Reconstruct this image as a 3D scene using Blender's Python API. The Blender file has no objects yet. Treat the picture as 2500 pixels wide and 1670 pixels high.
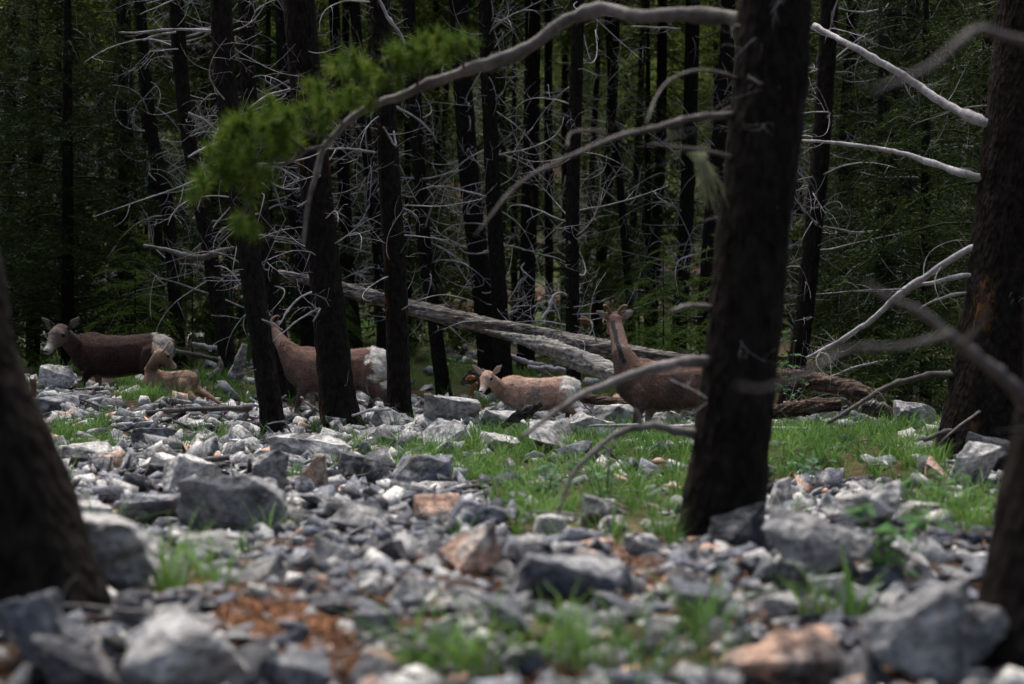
import bpy, bmesh, math, random
import numpy as np
from mathutils import Vector, Matrix, Euler, Quaternion

random.seed(7)
rng = np.random.default_rng(7)
SC = bpy.context.scene
COL = SC.collection
R = math.radians
F = 3472.0           # focal length in pixels of the 2500 px wide photograph (50 mm lens)
CZ = 0.70            # camera height, horizon at v = 835

# ------------------------------------------------------------------ camera, sky, sun, exposure
cam_d = bpy.data.cameras.new('camera'); cam = bpy.data.objects.new('camera', cam_d); COL.objects.link(cam)
cam.location = (0, 0, CZ); cam.rotation_euler = (R(90), 0, 0)
cam_d.lens = 50; cam_d.sensor_width = 36; cam_d.clip_start = 0.05; cam_d.clip_end = 500
cam_d.dof.use_dof = True; cam_d.dof.focus_distance = 12.6; cam_d.dof.aperture_fstop = 2.1
SC.camera = cam

W = bpy.data.worlds.new('World'); SC.world = W; W.use_nodes = True
nt = W.node_tree; bg = nt.nodes['Background']
sky = nt.nodes.new('ShaderNodeTexSky'); sky.sky_type = 'NISHITA'; sky.sun_disc = False
sky.sun_elevation = R(66); sky.sun_rotation = R(345); sky.dust_density = 6.0; sky.air_density = 1.0; sky.ozone_density = 0.3
nt.links.new(sky.outputs[0], bg.inputs[0]); bg.inputs[1].default_value = 0.10
sun_d = bpy.data.lights.new('sun', 'SUN'); sun_d.energy = 2.3; sun_d.angle = R(42); sun_d.color = (1.0, 0.97, 0.93)
sun = bpy.data.objects.new('sun', sun_d); COL.objects.link(sun)
_el, _az = R(66), R(345)
_d = Vector((math.sin(_az) * math.cos(_el), math.cos(_az) * math.cos(_el), math.sin(_el)))
sun.rotation_euler = _d.to_track_quat('Z', 'Y').to_euler(); sun.location = (0, 0, 30)
VS = SC.view_settings
VS.view_transform = 'Standard'; VS.look = 'None'; VS.gamma = 1; VS.exposure = 1.65; VS.use_curve_mapping = False
SC.cycles.use_denoising = True
SC.cycles.max_bounces = 5; SC.cycles.diffuse_bounces = 3; SC.cycles.glossy_bounces = 2
SC.cycles.transparent_max_bounces = 4; SC.cycles.transmission_bounces = 2

# ------------------------------------------------------------------ helpers
def tag(o, label=None, cat=None, group=None, kind=None):
    if label: o['label'] = label
    if cat: o['category'] = cat
    if group: o['group'] = group
    if kind: o['kind'] = kind
    return o

def empty(name, loc=(0, 0, 0), label=None, cat=None, group=None):
    o = bpy.data.objects.new(name, None); COL.objects.link(o); o.location = loc
    o.empty_display_size = 0.1
    return tag(o, label, cat, group)

def make_mesh(name, V, Fq, smooth=False):
    """V (n,3); Fq: list of faces or one (m,k) int array or list of such arrays"""
    me = bpy.data.meshes.new(name)
    V = np.asarray(V, dtype=np.float32)
    if isinstance(Fq, np.ndarray): Fq = [Fq]
    if Fq and isinstance(Fq[0], np.ndarray):
        arrs = [a for a in Fq if len(a)]
        loops = np.concatenate([a.ravel() for a in arrs]).astype(np.int32)
        sizes = np.concatenate([np.full(len(a), a.shape[1]) for a in arrs]).astype(np.int32)
    else:
        loops = np.array([i for f in Fq for i in f], dtype=np.int32)
        sizes = np.array([len(f) for f in Fq], dtype=np.int32)
    starts = np.concatenate([[0], np.cumsum(sizes)[:-1]]).astype(np.int32)
    me.vertices.add(len(V)); me.vertices.foreach_set('co', V.ravel())
    me.loops.add(len(loops)); me.loops.foreach_set('vertex_index', loops)
    me.polygons.add(len(sizes)); me.polygons.foreach_set('loop_start', starts)
    me.polygons.foreach_set('loop_total', sizes)
    if smooth: me.polygons.foreach_set('use_smooth', np.ones(len(sizes), dtype=bool))
    me.update(calc_edges=True); me.validate()
    return me

def obj(name, me, mat=None, parent=None, loc=None, rot=None, scale=None):
    if mat is not None and len(me.materials) == 0: me.materials.append(mat)
    o = bpy.data.objects.new(name, me); COL.objects.link(o)
    if parent: o.parent = parent
    if loc is not None: o.location = loc
    if rot is not None: o.rotation_euler = rot
    if scale is not None: o.scale = (scale,) * 3 if isinstance(scale, (int, float)) else scale
    return o

def color_attr(me, name, C):
    a = me.color_attributes.new(name, 'FLOAT_COLOR', 'POINT')
    C = np.asarray(C, dtype=np.float32)
    if C.shape[1] == 3: C = np.concatenate([C, np.ones((len(C), 1), np.float32)], 1)
    a.data.foreach_set('color', C.ravel())

_T = rng.random((8, 256, 256))
def vn(x, y, s=0):
    x = np.asarray(x, float); y = np.asarray(y, float)
    xi = np.floor(x).astype(int); yi = np.floor(y).astype(int); fx = x - xi; fy = y - yi
    fx = fx * fx * (3 - 2 * fx); fy = fy * fy * (3 - 2 * fy); t = _T[s % 8]
    a = t[xi & 255, yi & 255]; b = t[(xi + 1) & 255, yi & 255]
    c = t[xi & 255, (yi + 1) & 255]; d = t[(xi + 1) & 255, (yi + 1) & 255]
    return (a * (1 - fx) + b * fx) * (1 - fy) + (c * (1 - fx) + d * fx) * fy * 1.0

def sst(x, a, b):
    t = np.clip((x - a) / (b - a), 0, 1); return t * t * (3 - 2 * t)

def G(x, y):
    x = np.asarray(x, float); y = np.asarray(y, float)
    h = np.interp(y, [-30, 0, 4, 8, 11, 14, 20, 26, 32, 45, 70, 85, 105, 140], [0, 0, 0, -.02, -.06, -.12, -.03, .18, .42, .95, 2.6, 7.0, 20.0, 46.0])
    h = h + (vn(x * .55 + 9, y * .55, 1) - .5) * .12 + (vn(x * 1.7, y * 1.7 + 4, 2) - .5) * .05
    h = h + (vn(x * .12 + 3, y * .12, 3) - .5) * np.clip(np.abs(y) / 40, 0, 1) * 1.2 * sst(y, 22, 45)
    h = h + .30 * sst(-x, 1.9, 3.5) * sst(y, 10.2, 13.4)
    h = h - .10 * np.exp(-((x - 1.6) ** 2 / 1.2 + (y - 12.1) ** 2 / .5))
    h = h + .10 * np.exp(-((x - 1.6) ** 2 / .5 + (y - 4.9) ** 2 / .4))
    return h

def g1(x, y): return float(G(x, y))
def P(u, v, Y): return Vector(((u - 1250) / F * Y, Y, CZ + (835 - v) / F * Y))
def proj(x, y, z): return 1250 + F * x / y, 835 - F * (z - CZ) / y
_ys = np.exp(np.linspace(math.log(1.6), math.log(95), 1500))
def on_ground(u, v):
    x = (u - 1250) / F * _ys; z = CZ + (835 - v) / F * _ys
    k = np.nonzero(z <= G(x, _ys))[0]
    k = k[0] if len(k) else len(_ys) - 1
    return float(x[k]), float(_ys[k])

def inpoly(u, v, poly):
    u = np.asarray(u, float); v = np.asarray(v, float); r = np.zeros(u.shape, bool); n = len(poly)
    for i in range(n):
        x1, y1 = poly[i]; x2, y2 = poly[(i + 1) % n]
        c = ((y1 > v) != (y2 > v))
        with np.errstate(divide='ignore', invalid='ignore'):
            xx = (x2 - x1) * (v - y1) / (y2 - y1 + 1e-9) + x1
        r ^= c & (u < xx)
    return r

class MB:
    def __init__(s): s.V = []; s.Q = []; s.T = []; s.n = 0; s.C = []
    def add(s, V, quads=None, tris=None, col=None):
        V = np.asarray(V, float)
        if quads is not None and len(quads): s.Q.append(np.asarray(quads, int) + s.n)
        if tris is not None and len(tris): s.T.append(np.asarray(tris, int) + s.n)
        s.V.append(V); s.n += len(V)
        if col is not None: s.C.append(np.broadcast_to(np.asarray(col, float), (len(V), 3)))
    def arrays(s):
        V = np.concatenate(s.V); A = []
        if s.Q: A.append(np.concatenate(s.Q))
        if s.T: A.append(np.concatenate(s.T))
        return V, A
    def mesh(s, name, smooth=False):
        V, A = s.arrays(); me = make_mesh(name, V, A, smooth)
        if s.C: color_attr(me, 'tint', np.concatenate(s.C))
        return me

def smooth_path(pts, n):
    pts = np.array([list(p) for p in pts], float)
    if len(pts) < 3: t = np.linspace(0, 1, n)[:, None]; return pts[0] * (1 - t) + pts[-1] * t
    P0 = np.vstack([2 * pts[0] - pts[1], pts, 2 * pts[-1] - pts[-2]])
    d = np.linalg.norm(np.diff(pts, axis=0), axis=1); cum = np.concatenate([[0], np.cumsum(d)]); cum /= cum[-1]
    out = []
    for t in np.linspace(0, 1, n):
        i = min(np.searchsorted(cum, t, side='right') - 1, len(pts) - 2); i = max(i, 0)
        f = (t - cum[i]) / max(cum[i + 1] - cum[i], 1e-9)
        a, b, c, e = P0[i], P0[i + 1], P0[i + 2], P0[i + 3]
        out.append(.5 * ((2 * b) + (-a + c) * f + (2 * a - 5 * b + 4 * c - e) * f * f + (-a + 3 * b - 3 * c + e) * f ** 3))
    return np.array(out)

def tube(mb, pts, rad, sides=6, jit=0.0, cap=True, col=None, noise=None, seed=0):
    pts = np.asarray(pts, float); n = len(pts); rad = np.broadcast_to(np.asarray(rad, float), (n,))
    T = np.gradient(pts, axis=0); T /= np.linalg.norm(T, axis=1)[:, None] + 1e-12
    up = np.array([0, 0, 1.]) if abs(T[0][2]) < .9 else np.array([1., 0, 0])
    N = np.zeros((n, 3)); N[0] = np.cross(T[0], up); N[0] /= np.linalg.norm(N[0])
    for i in range(1, n):
        v = N[i - 1] - T[i] * np.dot(N[i - 1], T[i]); N[i] = v / (np.linalg.norm(v) + 1e-12)
    B = np.cross(T, N); a = np.linspace(0, 2 * np.pi, sides, endpoint=False)
    rr = rad[:, None] * np.ones((n, sides))
    if jit: rr = rr * (1 + (rng.random((n, sides)) - .5) * jit)
    if noise is not None: rr = rr * noise(n, sides)
    V = pts[:, None, :] + rr[:, :, None] * (np.cos(a)[None, :, None] * N[:, None, :] + np.sin(a)[None, :, None] * B[:, None, :])
    V = V.reshape(-1, 3); i = np.arange(n - 1)[:, None] * sides; j = np.arange(sides)[None, :]; k = (j + 1) % sides
    Q = np.stack([i + j, i + k, i + sides + k, i + sides + j], -1).reshape(-1, 4)
    tr = []
    if cap:
        V = np.vstack([V, pts[0], pts[-1]]); c0 = n * sides
        tr = [(c0, (q + 1) % sides, q) for q in range(sides)] + [(c0 + 1, (n - 1) * sides + q, (n - 1) * sides + (q + 1) % sides) for q in range(sides)]
    mb.add(V, Q, tr if tr else None, col)

# ------------------------------------------------------------------ materials
def newmat(name, rough=.85, spec=.25):
    m = bpy.data.materials.new(name); m.use_nodes = True; t = m.node_tree
    b = t.nodes['Principled BSDF']; b.inputs['Roughness'].default_value = rough
    b.inputs['Specular IOR Level'].default_value = spec
    return m, t, b
def N(t, typ, **kw):
    n = t.nodes.new(typ)
    for k, v in kw.items():
        if k.startswith('i_'):
            key = k[2:].replace('_', ' '); n.inputs[key].default_value = v
        else: setattr(n, k, v)
    return n
def ramp(t, src, stops):
    r = t.nodes.new('ShaderNodeValToRGB'); e = r.color_ramp.elements
    while len(e) < len(stops): e.new(.5)
    for k, (p, c) in enumerate(stops):
        e[k].position = p; e[k].color = (*c, 1) if len(c) == 3 else c
    t.links.new(src, r.inputs[0]); return r.outputs[0]
def mix(t, a, b, f, mode='MIX'):
    m = t.nodes.new('ShaderNodeMix'); m.data_type = 'RGBA'; m.blend_type = mode
    for s, v in ((0, f), (6, a), (7, b)):
        if isinstance(v, bpy.types.NodeSocket): t.links.new(v, m.inputs[s])
        elif s == 0: m.inputs[0].default_value = v
        else: m.inputs[s].default_value = (*v, 1)
    return m.outputs[2]
def noise(t, scale, detail=4, rough=.55, vec=None, dist=0):
    n = N(t, 'ShaderNodeTexNoise'); n.inputs['Scale'].default_value = scale
    n.inputs['Detail'].default_value = detail; n.inputs['Roughness'].default_value = rough; n.inputs['Distortion'].default_value = dist
    if vec is not None: t.links.new(vec, n.inputs['Vector'])
    return n.outputs['Fac']
def coord(t, which='Object', scale=(1, 1, 1), rnd=False):
    c = t.nodes.new('ShaderNodeTexCoord'); mp = t.nodes.new('ShaderNodeMapping'); mp.inputs['Scale'].default_value = scale
    t.links.new(c.outputs[which], mp.inputs[0])
    if rnd:
        oi = t.nodes.new('ShaderNodeObjectInfo'); mu = t.nodes.new('ShaderNodeMath'); mu.operation = 'MULTIPLY'; mu.inputs[1].default_value = 37.0
        cx = t.nodes.new('ShaderNodeCombineXYZ')
        t.links.new(oi.outputs['Random'], mu.inputs[0])
        for k in range(3): t.links.new(mu.outputs[0], cx.inputs[k])
        t.links.new(cx.outputs[0], mp.inputs['Location'])
    return mp.outputs[0]
def bump(t, b, src, strength=.5, dist=.02):
    n = t.nodes.new('ShaderNodeBump'); n.inputs['Strength'].default_value = strength; n.inputs['Distance'].default_value = dist
    t.links.new(src, n.inputs['Height']); t.links.new(n.outputs[0], b.inputs['Normal'])
def madd(t, a, b, fb=1.0, op='MULTIPLY_ADD'):
    n = t.nodes.new('ShaderNodeMath'); n.operation = 'MULTIPLY_ADD'
    t.links.new(b, n.inputs[0]); n.inputs[1].default_value = fb; t.links.new(a, n.inputs[2]); return n.outputs[0]

def rock_material(name, source):
    m, t, b = newmat(name, .88, .3)
    if source == 'object':
        oi = t.nodes.new('ShaderNodeObjectInfo'); base = oi.outputs['Color']; vec = coord(t, 'Object', rnd=True); s = 1.0
    else:
        a = t.nodes.new('ShaderNodeAttribute'); a.attribute_name = 'tint'; base = a.outputs['Color']; vec = coord(t, 'Object'); s = 6.0
    n1 = noise(t, 2.2 * s, 6, .62, vec); n2 = noise(t, 9 * s, 5, .7, vec); n3 = noise(t, 1.1 * s, 5, .6, vec, .6)
    light = mix(t, base, (.43, .42, .40), ramp(t, n1, [(.51, (0, 0, 0)), (.66, (.7, .7, .7))]))
    dark = mix(t, light, (.030, .032, .040), ramp(t, n3, [(.53, (0, 0, 0)), (.64, (.8, .8, .8))]))
    rust = mix(t, dark, (.20, .10, .05), ramp(t, noise(t, 1.6 * s, 3, .5, vec, 1.0), [(.66, (0, 0, 0)), (.78, (.5, .5, .5))]))
    fin = mix(t, rust, (.25, .25, .25), 1.0, 'MULTIPLY'); 
    spk = mix(t, rust, ramp(t, n2, [(.32, (.30, .30, .31)), (.5, (.95, .95, .95)), (.68, (1.6, 1.6, 1.57))]), 1.0, 'MULTIPLY')
    t.links.new(spk, b.inputs['Base Color'])
    w = N(t, 'ShaderNodeTexWave'); w.wave_type = 'BANDS'; w.bands_direction = 'Z'; w.inputs['Scale'].default_value = 3.0 * s
    w.inputs['Distortion'].default_value = 9; w.inputs['Detail'].default_value = 4; t.links.new(vec, w.inputs['Vector'])
    h = madd(t, n2, w.outputs['Fac'], .10); h = madd(t, h, n1, .8)
    bump(t, b, h, .8, .035 if source == 'object' else .008)
    return m
M = {}
M['rock'] = rock_material('limestone', 'object')
M['scree'] = rock_material('scree_limestone', 'attr')

def bark(name, c0, c1, orange=.0, sc=1.0):
    m, t, b = newmat(name, .95, .04)
    v = coord(t, 'Object', (1, 1, .45), rnd=True)
    vo = N(t, 'ShaderNodeTexVoronoi'); vo.inputs['Scale'].default_value = 38 * sc; vo.feature = 'F1'; t.links.new(v, vo.inputs['Vector'])
    n1 = noise(t, 26 * sc, 5, .7, v); n2 = noise(t, 3.0, 3, .6, v); n3 = noise(t, 90 * sc, 2, .6, v)
    c = ramp(t, n1, [(.3, c0), (.7, c1)])
    c = mix(t, c, (.16, .15, .14), ramp(t, n3, [(.72, (0, 0, 0)), (.78, (.5, .5, .5))]))
    if orange > 0:
        mk = ramp(t, n2, [(.72 - orange * .12, (0, 0, 0)), (.80 - orange * .12, (1, 1, 1))])
        sp = ramp(t, n1, [(.42, (0, 0, 0)), (.60, (.7, .7, .7))])
        k = mix(t, mk, sp, 1.0, 'MULTIPLY')
        c = mix(t, c, (.20, .085, .025), k)
    t.links.new(c, b.inputs['Base Color'])
    h = madd(t, n1, vo.outputs['Distance'], 1.2)
    bump(t, b, h, 1.0, .015)
    return m
M['bark'] = bark('pine_bark', (.004, .0035, .003), (.024, .020, .017), .25)
M['bark_orange'] = bark('reddish_pine_bark', (.004, .0035, .003), (.024, .0195, .0165), .85)
M['bark_far'] = bark('plain_pine_bark', (.006, .0052, .0045), (.022, .019, .0165), .1)  # less orange and a narrower tone range than the other barks

def deadwood(name, c0, c1, sc=1.0, strk=14):
    m, t, b = newmat(name, .85, .25)
    v = coord(t, 'Object', (1, 1, 1), rnd=True)
    n1 = noise(t, 6 * sc, 4, .6, v); n2 = noise(t, 40 * sc, 4, .7, v)
    c = mix(t, ramp(t, n1, [(.35, c0), (.65, c1)]), ramp(t, n2, [(.3, (.55, .55, .55)), (.6, (1, 1, 1))]), 1.0, 'MULTIPLY')
    t.links.new(c, b.inputs['Base Color']); bump(t, b, n2, .6, .01)
    return m
M['twig'] = deadwood('weathered_twig', (.19, .18, .185), (.46, .44, .46))
M['twig_dark'] = deadwood('dark_twig', (.05, .044, .039), (.13, .118, .112))
M['branch'] = deadwood('grey_branch_wood', (.075, .068, .062), (.21, .195, .19))
M['orange_wood'] = deadwood('split_orange_wood', (.12, .050, .02), (.27, .125, .05))
M['litter'] = deadwood('rusty_needles', (.09, .035, .014), (.24, .10, .04))
M['char'] = deadwood('charred_wood', (.015, .012, .01), (.10, .09, .085), 4)
M['brown_wood'] = deadwood('rotting_brown_wood', (.06, .028, .016), (.17, .09, .055), 2)

def leafmat(name, c0, c1, sc=3, trans=.25):
    m, t, b = newmat(name, .75, .12)
    v = coord(t, 'Object'); n1 = noise(t, sc, 3, .6, v)
    oi = t.nodes.new('ShaderNodeObjectInfo')
    c = mix(t, ramp(t, n1, [(.35, c0), (.62, c1)]), ramp(t, oi.outputs['Random'], [(0, (.75, .8, .8)), (1, (1.2, 1.15, 1))]), 1.0, 'MULTIPLY')
    t.links.new(c, b.inputs['Base Color'])
    tr = t.nodes.new('ShaderNodeBsdfTranslucent'); ms = t.nodes.new('ShaderNodeMixShader'); ms.inputs[0].default_value = trans
    t.links.new(c, tr.inputs[0]); t.links.new(b.outputs[0], ms.inputs[1]); t.links.new(tr.outputs[0], ms.inputs[2])
    t.links.new(ms.outputs[0], t.nodes['Material Output'].inputs[0])
    return m
M['spruce'] = leafmat('spruce_needles', (.010, .021, .006), (.032, .052, .012), 2.5)
M['far_spruce'] = leafmat('distant_needles', (.014, .024, .007), (.044, .066, .014), .35)
M['spruce_lit'] = leafmat('lit_young_spruce_needles', (.035, .065, .012), (.085, .135, .025), 4)  # young growth, green lightened to paint lit foliage into the colour
M['pine'] = leafmat('pine_needles', (.045, .075, .016), (.11, .15, .03), 1.2)
M['tuft'] = leafmat('pine_tuft_needles', (.035, .08, .012), (.13, .19, .025), 9)
M['grass'] = leafmat('grass_blades', (.035, .10, .022), (.12, .22, .055), 1.6, .3)
M['leaf'] = leafmat('shrub_leaves', (.05, .13, .045), (.11, .22, .08), 8, .3)
M['leaf_blue'] = leafmat('bluish_leaves', (.06, .13, .08), (.10, .19, .12), 8, .3)
M['lichen'] = leafmat('lichen', (.28, .29, .15), (.42, .44, .28), 20, .1)

def ground_material():
    m, t, b = newmat('forest_floor', .95, .1)
    v = coord(t, 'Object'); n1 = noise(t, .9, 5, .6, v); n2 = noise(t, 14, 6, .7, v); n3 = noise(t, 60, 4, .7, v)
    a = t.nodes.new('ShaderNodeAttribute'); a.attribute_name = 'litter'
    soil = ramp(t, n2, [(.3, (.028, .018, .013)), (.5, (.085, .048, .032)), (.7, (.16, .13, .11))])
    rust = ramp(t, n3, [(.3, (.020, .009, .005)), (.55, (.075, .031, .014)), (.72, (.15, .075, .038))])
    green = ramp(t, n2, [(.3, (.02, .03, .01)), (.6, (.06, .10, .025)), (.75, (.12, .10, .05))])
    sp = t.nodes.new('ShaderNodeSeparateColor'); t.links.new(a.outputs['Color'], sp.inputs[0])
    c = mix(t, soil, rust, sp.outputs[0]); c = mix(t, c, green, sp.outputs[1])
    t.links.new(c, b.inputs['Base Color']); bump(t, b, madd(t, n3, n2, 1.5), 1.0, .03)
    return m
M['ground'] = ground_material()

# ------------------------------------------------------------------ zones of the ground, in pixels of the photograph
GRASS = [
    ([(980, 1095), (1250, 1060), (1500, 1048), (1700, 1050), (1700, 1345), (1480, 1350), (1245, 1345), (1190, 1215), (1100, 1175)], 1.0),
    ([(780, 1105), (980, 1075), (1150, 1090), (1120, 1170), (900, 1145)], .55),
    ([(1850, 1045), (2330, 1065), (2300, 1150), (2450, 1210), (2440, 1330), (2250, 1310), (2170, 1180), (1900, 1175), (1845, 1160)], 1.0),
    ([(280, 900), (440, 890), (600, 910), (620, 1000), (470, 985), (290, 990)], .9),
    ([(1000, 890), (1500, 880), (1500, 955), (1120, 962), (1000, 965)], .9),
    ([(1000, 1610), (1200, 1570), (1500, 1580), (1780, 1540), (1800, 1670), (960, 1670)], .5),
    ([(1900, 880), (2160, 880), (2160, 960), (1920, 950)], .8),
    ([(1250, 830), (1480, 840), (1480, 880), (1250, 885)], .6),
    ([(120, 1050), (260, 1040), (300, 1130), (150, 1150)], .6),
    ([(430, 1060), (560, 1050), (560, 1110), (450, 1120)], .6),
    ([(380, 1400), (540, 1390), (560, 1450), (400, 1450)], .4),
    ([(1700, 1500), (2150, 1510), (2100, 1560), (1750, 1540)], .25),
]
LITTER = [
    ([(430, 1400), (640, 1385), (720, 1480), (830, 1530), (900, 1610), (1000, 1640), (900, 1670), (700, 1640), (560, 1560), (500, 1500)], 1.0),
    ([(1480, 1330), (1660, 1390), (1720, 1440), (1600, 1450), (1500, 1400)], .8),
    ([(2150, 950), (2330, 960), (2300, 1050), (2180, 1030)], .8),
    ([(1000, 900), (1100, 920), (1080, 970), (980, 960)], .6),
    ([(1640, 1410), (1800, 1420), (1800, 1560), (1600, 1540)], .4),
    ([(90, 900), (200, 960), (200, 1000), (80, 980)], .5),
    ([(1370, 1120), (2300, 1080), (2300, 1200), (1500, 1250)], .25),
]
def zone(u, v, Z):
    r = np.zeros(np.shape(u))
    for poly, w in Z: r = np.maximum(r, inpoly(u, v, poly) * w)
    return r

# ground sheet
xs = np.concatenate([np.linspace(-70, -9, 60), np.linspace(-8.8, 8.8, 260), np.linspace(9, 70, 60)])
ys = np.concatenate([np.linspace(-30, 1, 24), np.linspace(1.2, 20, 300), np.linspace(20.3, 45, 90), np.linspace(46, 140, 50)])
X, Y = np.meshgrid(xs, ys, indexing='ij')
Z = G(X, Y) + (vn(X * 7, Y * 7, 4) - .5) * .035 * (Y < 30)
nx, ny = X.shape
i = np.arange(nx - 1)[:, None] * ny; j = np.arange(ny - 1)[None, :]
Q = np.stack([i + j, i + ny + j, i + ny + j + 1, i + j + 1], -1).reshape(-1, 4)
me = make_mesh('ground', np.stack([X, Y, Z], -1).reshape(-1, 3), Q, True)
yy = np.maximum(Y.ravel(), .3); uu, vv = proj(X.ravel(), yy, Z.ravel())
lit = zone(uu, vv, LITTER); gr = zone(uu, vv, GRASS) * .30
lit = np.clip(np.maximum(lit, .35 * (vn(X.ravel() * .8, Y.ravel() * .8, 5) > .6)), 0, 1)
far = sst(Y.ravel(), 16, 24); gr = np.maximum(gr, far * (vn(X.ravel() * .3, Y.ravel() * .3, 6) > .42) * .8)
color_attr(me, 'litter', np.stack([lit, gr, lit * 0], -1))
tag(obj('ground', me, M['ground']), 'forest floor of rusty needle litter and soil between the rocks', kind='structure')

# ------------------------------------------------------------------ rocks
def hull_rock(seed, npts=11, dims=(1, .8, .5), wedge=0.0):
    r = random.Random(seed); bm = bmesh.new()
    for _ in range(npts):
        p = Vector((r.uniform(-1, 1), r.uniform(-1, 1), r.uniform(-1, 1)))
        m = max(abs(p.x), abs(p.y), abs(p.z)); p = p / m * r.uniform(.72, 1.0)
        p.z *= 1 - wedge * (p.x + 1) / 2
        bm.verts.new((p.x * dims[0] * .5, p.y * dims[1] * .5, p.z * dims[2] * .5))
    res = bmesh.ops.convex_hull(bm, input=bm.verts)
    bmesh.ops.delete(bm, geom=list({g for g in res['geom_interior'] + res['geom_unused'] if isinstance(g, bmesh.types.BMVert)}), context='VERTS')
    bmesh.ops.dissolve_limit(bm, angle_limit=R(14), verts=bm.verts, edges=bm.edges)
    return bm
def bm_arrays(bm):
    bmesh.ops.triangulate(bm, faces=bm.faces); bm.verts.ensure_lookup_table()
    V = np.array([v.co[:] for v in bm.verts]); T = np.array([[v.index for v in f.verts] for f in bm.faces]); return V, T
SHAPES = {'blocky': ((1, .85, .62), .1), 'slab': ((1, .8, .30), .2), 'wedge': ((1, .7, .6), .75), 'shard': ((1, .5, .38), .5)}
LOWS = []; HIGH = {}
def noise3(p, s, seed):
    from mathutils import noise as mn
    return mn.noise((p.x * s + seed, p.y * s, p.z * s - seed))
def rough_rock(seed, dims, wedge, cuts=3, amp=.020, npts=9):
    bm = hull_rock(seed, npts, dims, wedge)
    try: bmesh.ops.bevel(bm, geom=list(bm.edges), offset=.010, segments=1, affect='EDGES', clamp_overlap=True)
    except Exception: pass
    bmesh.ops.triangulate(bm, faces=bm.faces)
    for _ in range(cuts):
        long = [e for e in bm.edges if e.calc_length() > (.20 if cuts < 4 else .11)]
        if not long: break
        bmesh.ops.subdivide_edges(bm, edges=long, cuts=1); bmesh.ops.triangulate(bm, faces=bm.faces)
    bm.normal_update()
    for v in bm.verts:
        d = (noise3(v.co, 3.1, seed) * .8 + noise3(v.co, 8, seed + 5) * .6 + noise3(v.co, 17, seed + 9) * .35)
        st = math.floor((v.co.z + .08 * noise3(v.co, 2, seed)) * 14) % 2 * .10
        v.co += v.normal * (d + st) * amp
    me = bpy.data.meshes.new('rock'); bm.to_mesh(me); bm.free()
    me.materials.append(M['rock'])
    return me
for k, (sh, (dm, wd)) in enumerate(SHAPES.items()):
    for q in range(6):
        bm = hull_rock(100 * k + q, 7 + q % 4, dm, wd); LOWS.append((sh, *bm_arrays(bm))); bm.free()
    HIGH[sh] = [rough_rock(500 + 100 * k + q, dm, wd) for q in range(7)]

TONES = {'dark slate': (.055, .057, .066), 'blue-grey': (.128, .136, .162), 'mid grey': (.21, .21, .215), 'pale grey': (.38, .375, .37),
         'whitish': (.45, .44, .425), 'pinkish tan': (.42, .27, .20)}
def rgb(t, j=.0):
    c = np.array(TONES[t]) * (1 + random.uniform(-j, j)); return (*c, 1)

ROCKSPOTS = []
def hero_rock(u, v, w, h, tone, shape, label, rz=0, tilt=(0, 0), depth=.8, sink=.18, cuts=4, amp=.032, seed=None, yoff=0, npts=13):
    """u centre, v bottom, w and h in photo pixels"""
    x, y = on_ground(u, v); y += yoff; x = (u - 1250) / F * y
    s = y / F; wm = w * s; hm = h * s * (1 + sink)
    dm, wd = SHAPES[shape]; dims = (1, depth, 1.0)
    seed = seed if seed is not None else int(u * 7 + v * 3)
    me = rough_rock(seed, (1, depth, hm / wm), wd, cuts, amp if w < 170 else .055, npts)
    bb = np.array([vv_.co[:] for vv_ in me.vertices]); ex = bb.max(0) - bb.min(0)
    o = obj('rock', me, M['rock']); sx = wm / ex[0]
    o.scale = (sx, sx, hm / ex[2] if not any(tilt) else sx)
    o.rotation_euler = (R(tilt[0]), R(tilt[1]), R(rz))
    zb = CZ + (835 - v) / F * y
    o.location = (x, y + wm * depth * .25, zb + hm * .5 - hm * sink * .6)
    o.color = rgb(tone)
    tag(o, label, 'rock', 'large rocks of the scree'); ROCKSPOTS.append((x, y, wm * .5))
    return o
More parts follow.
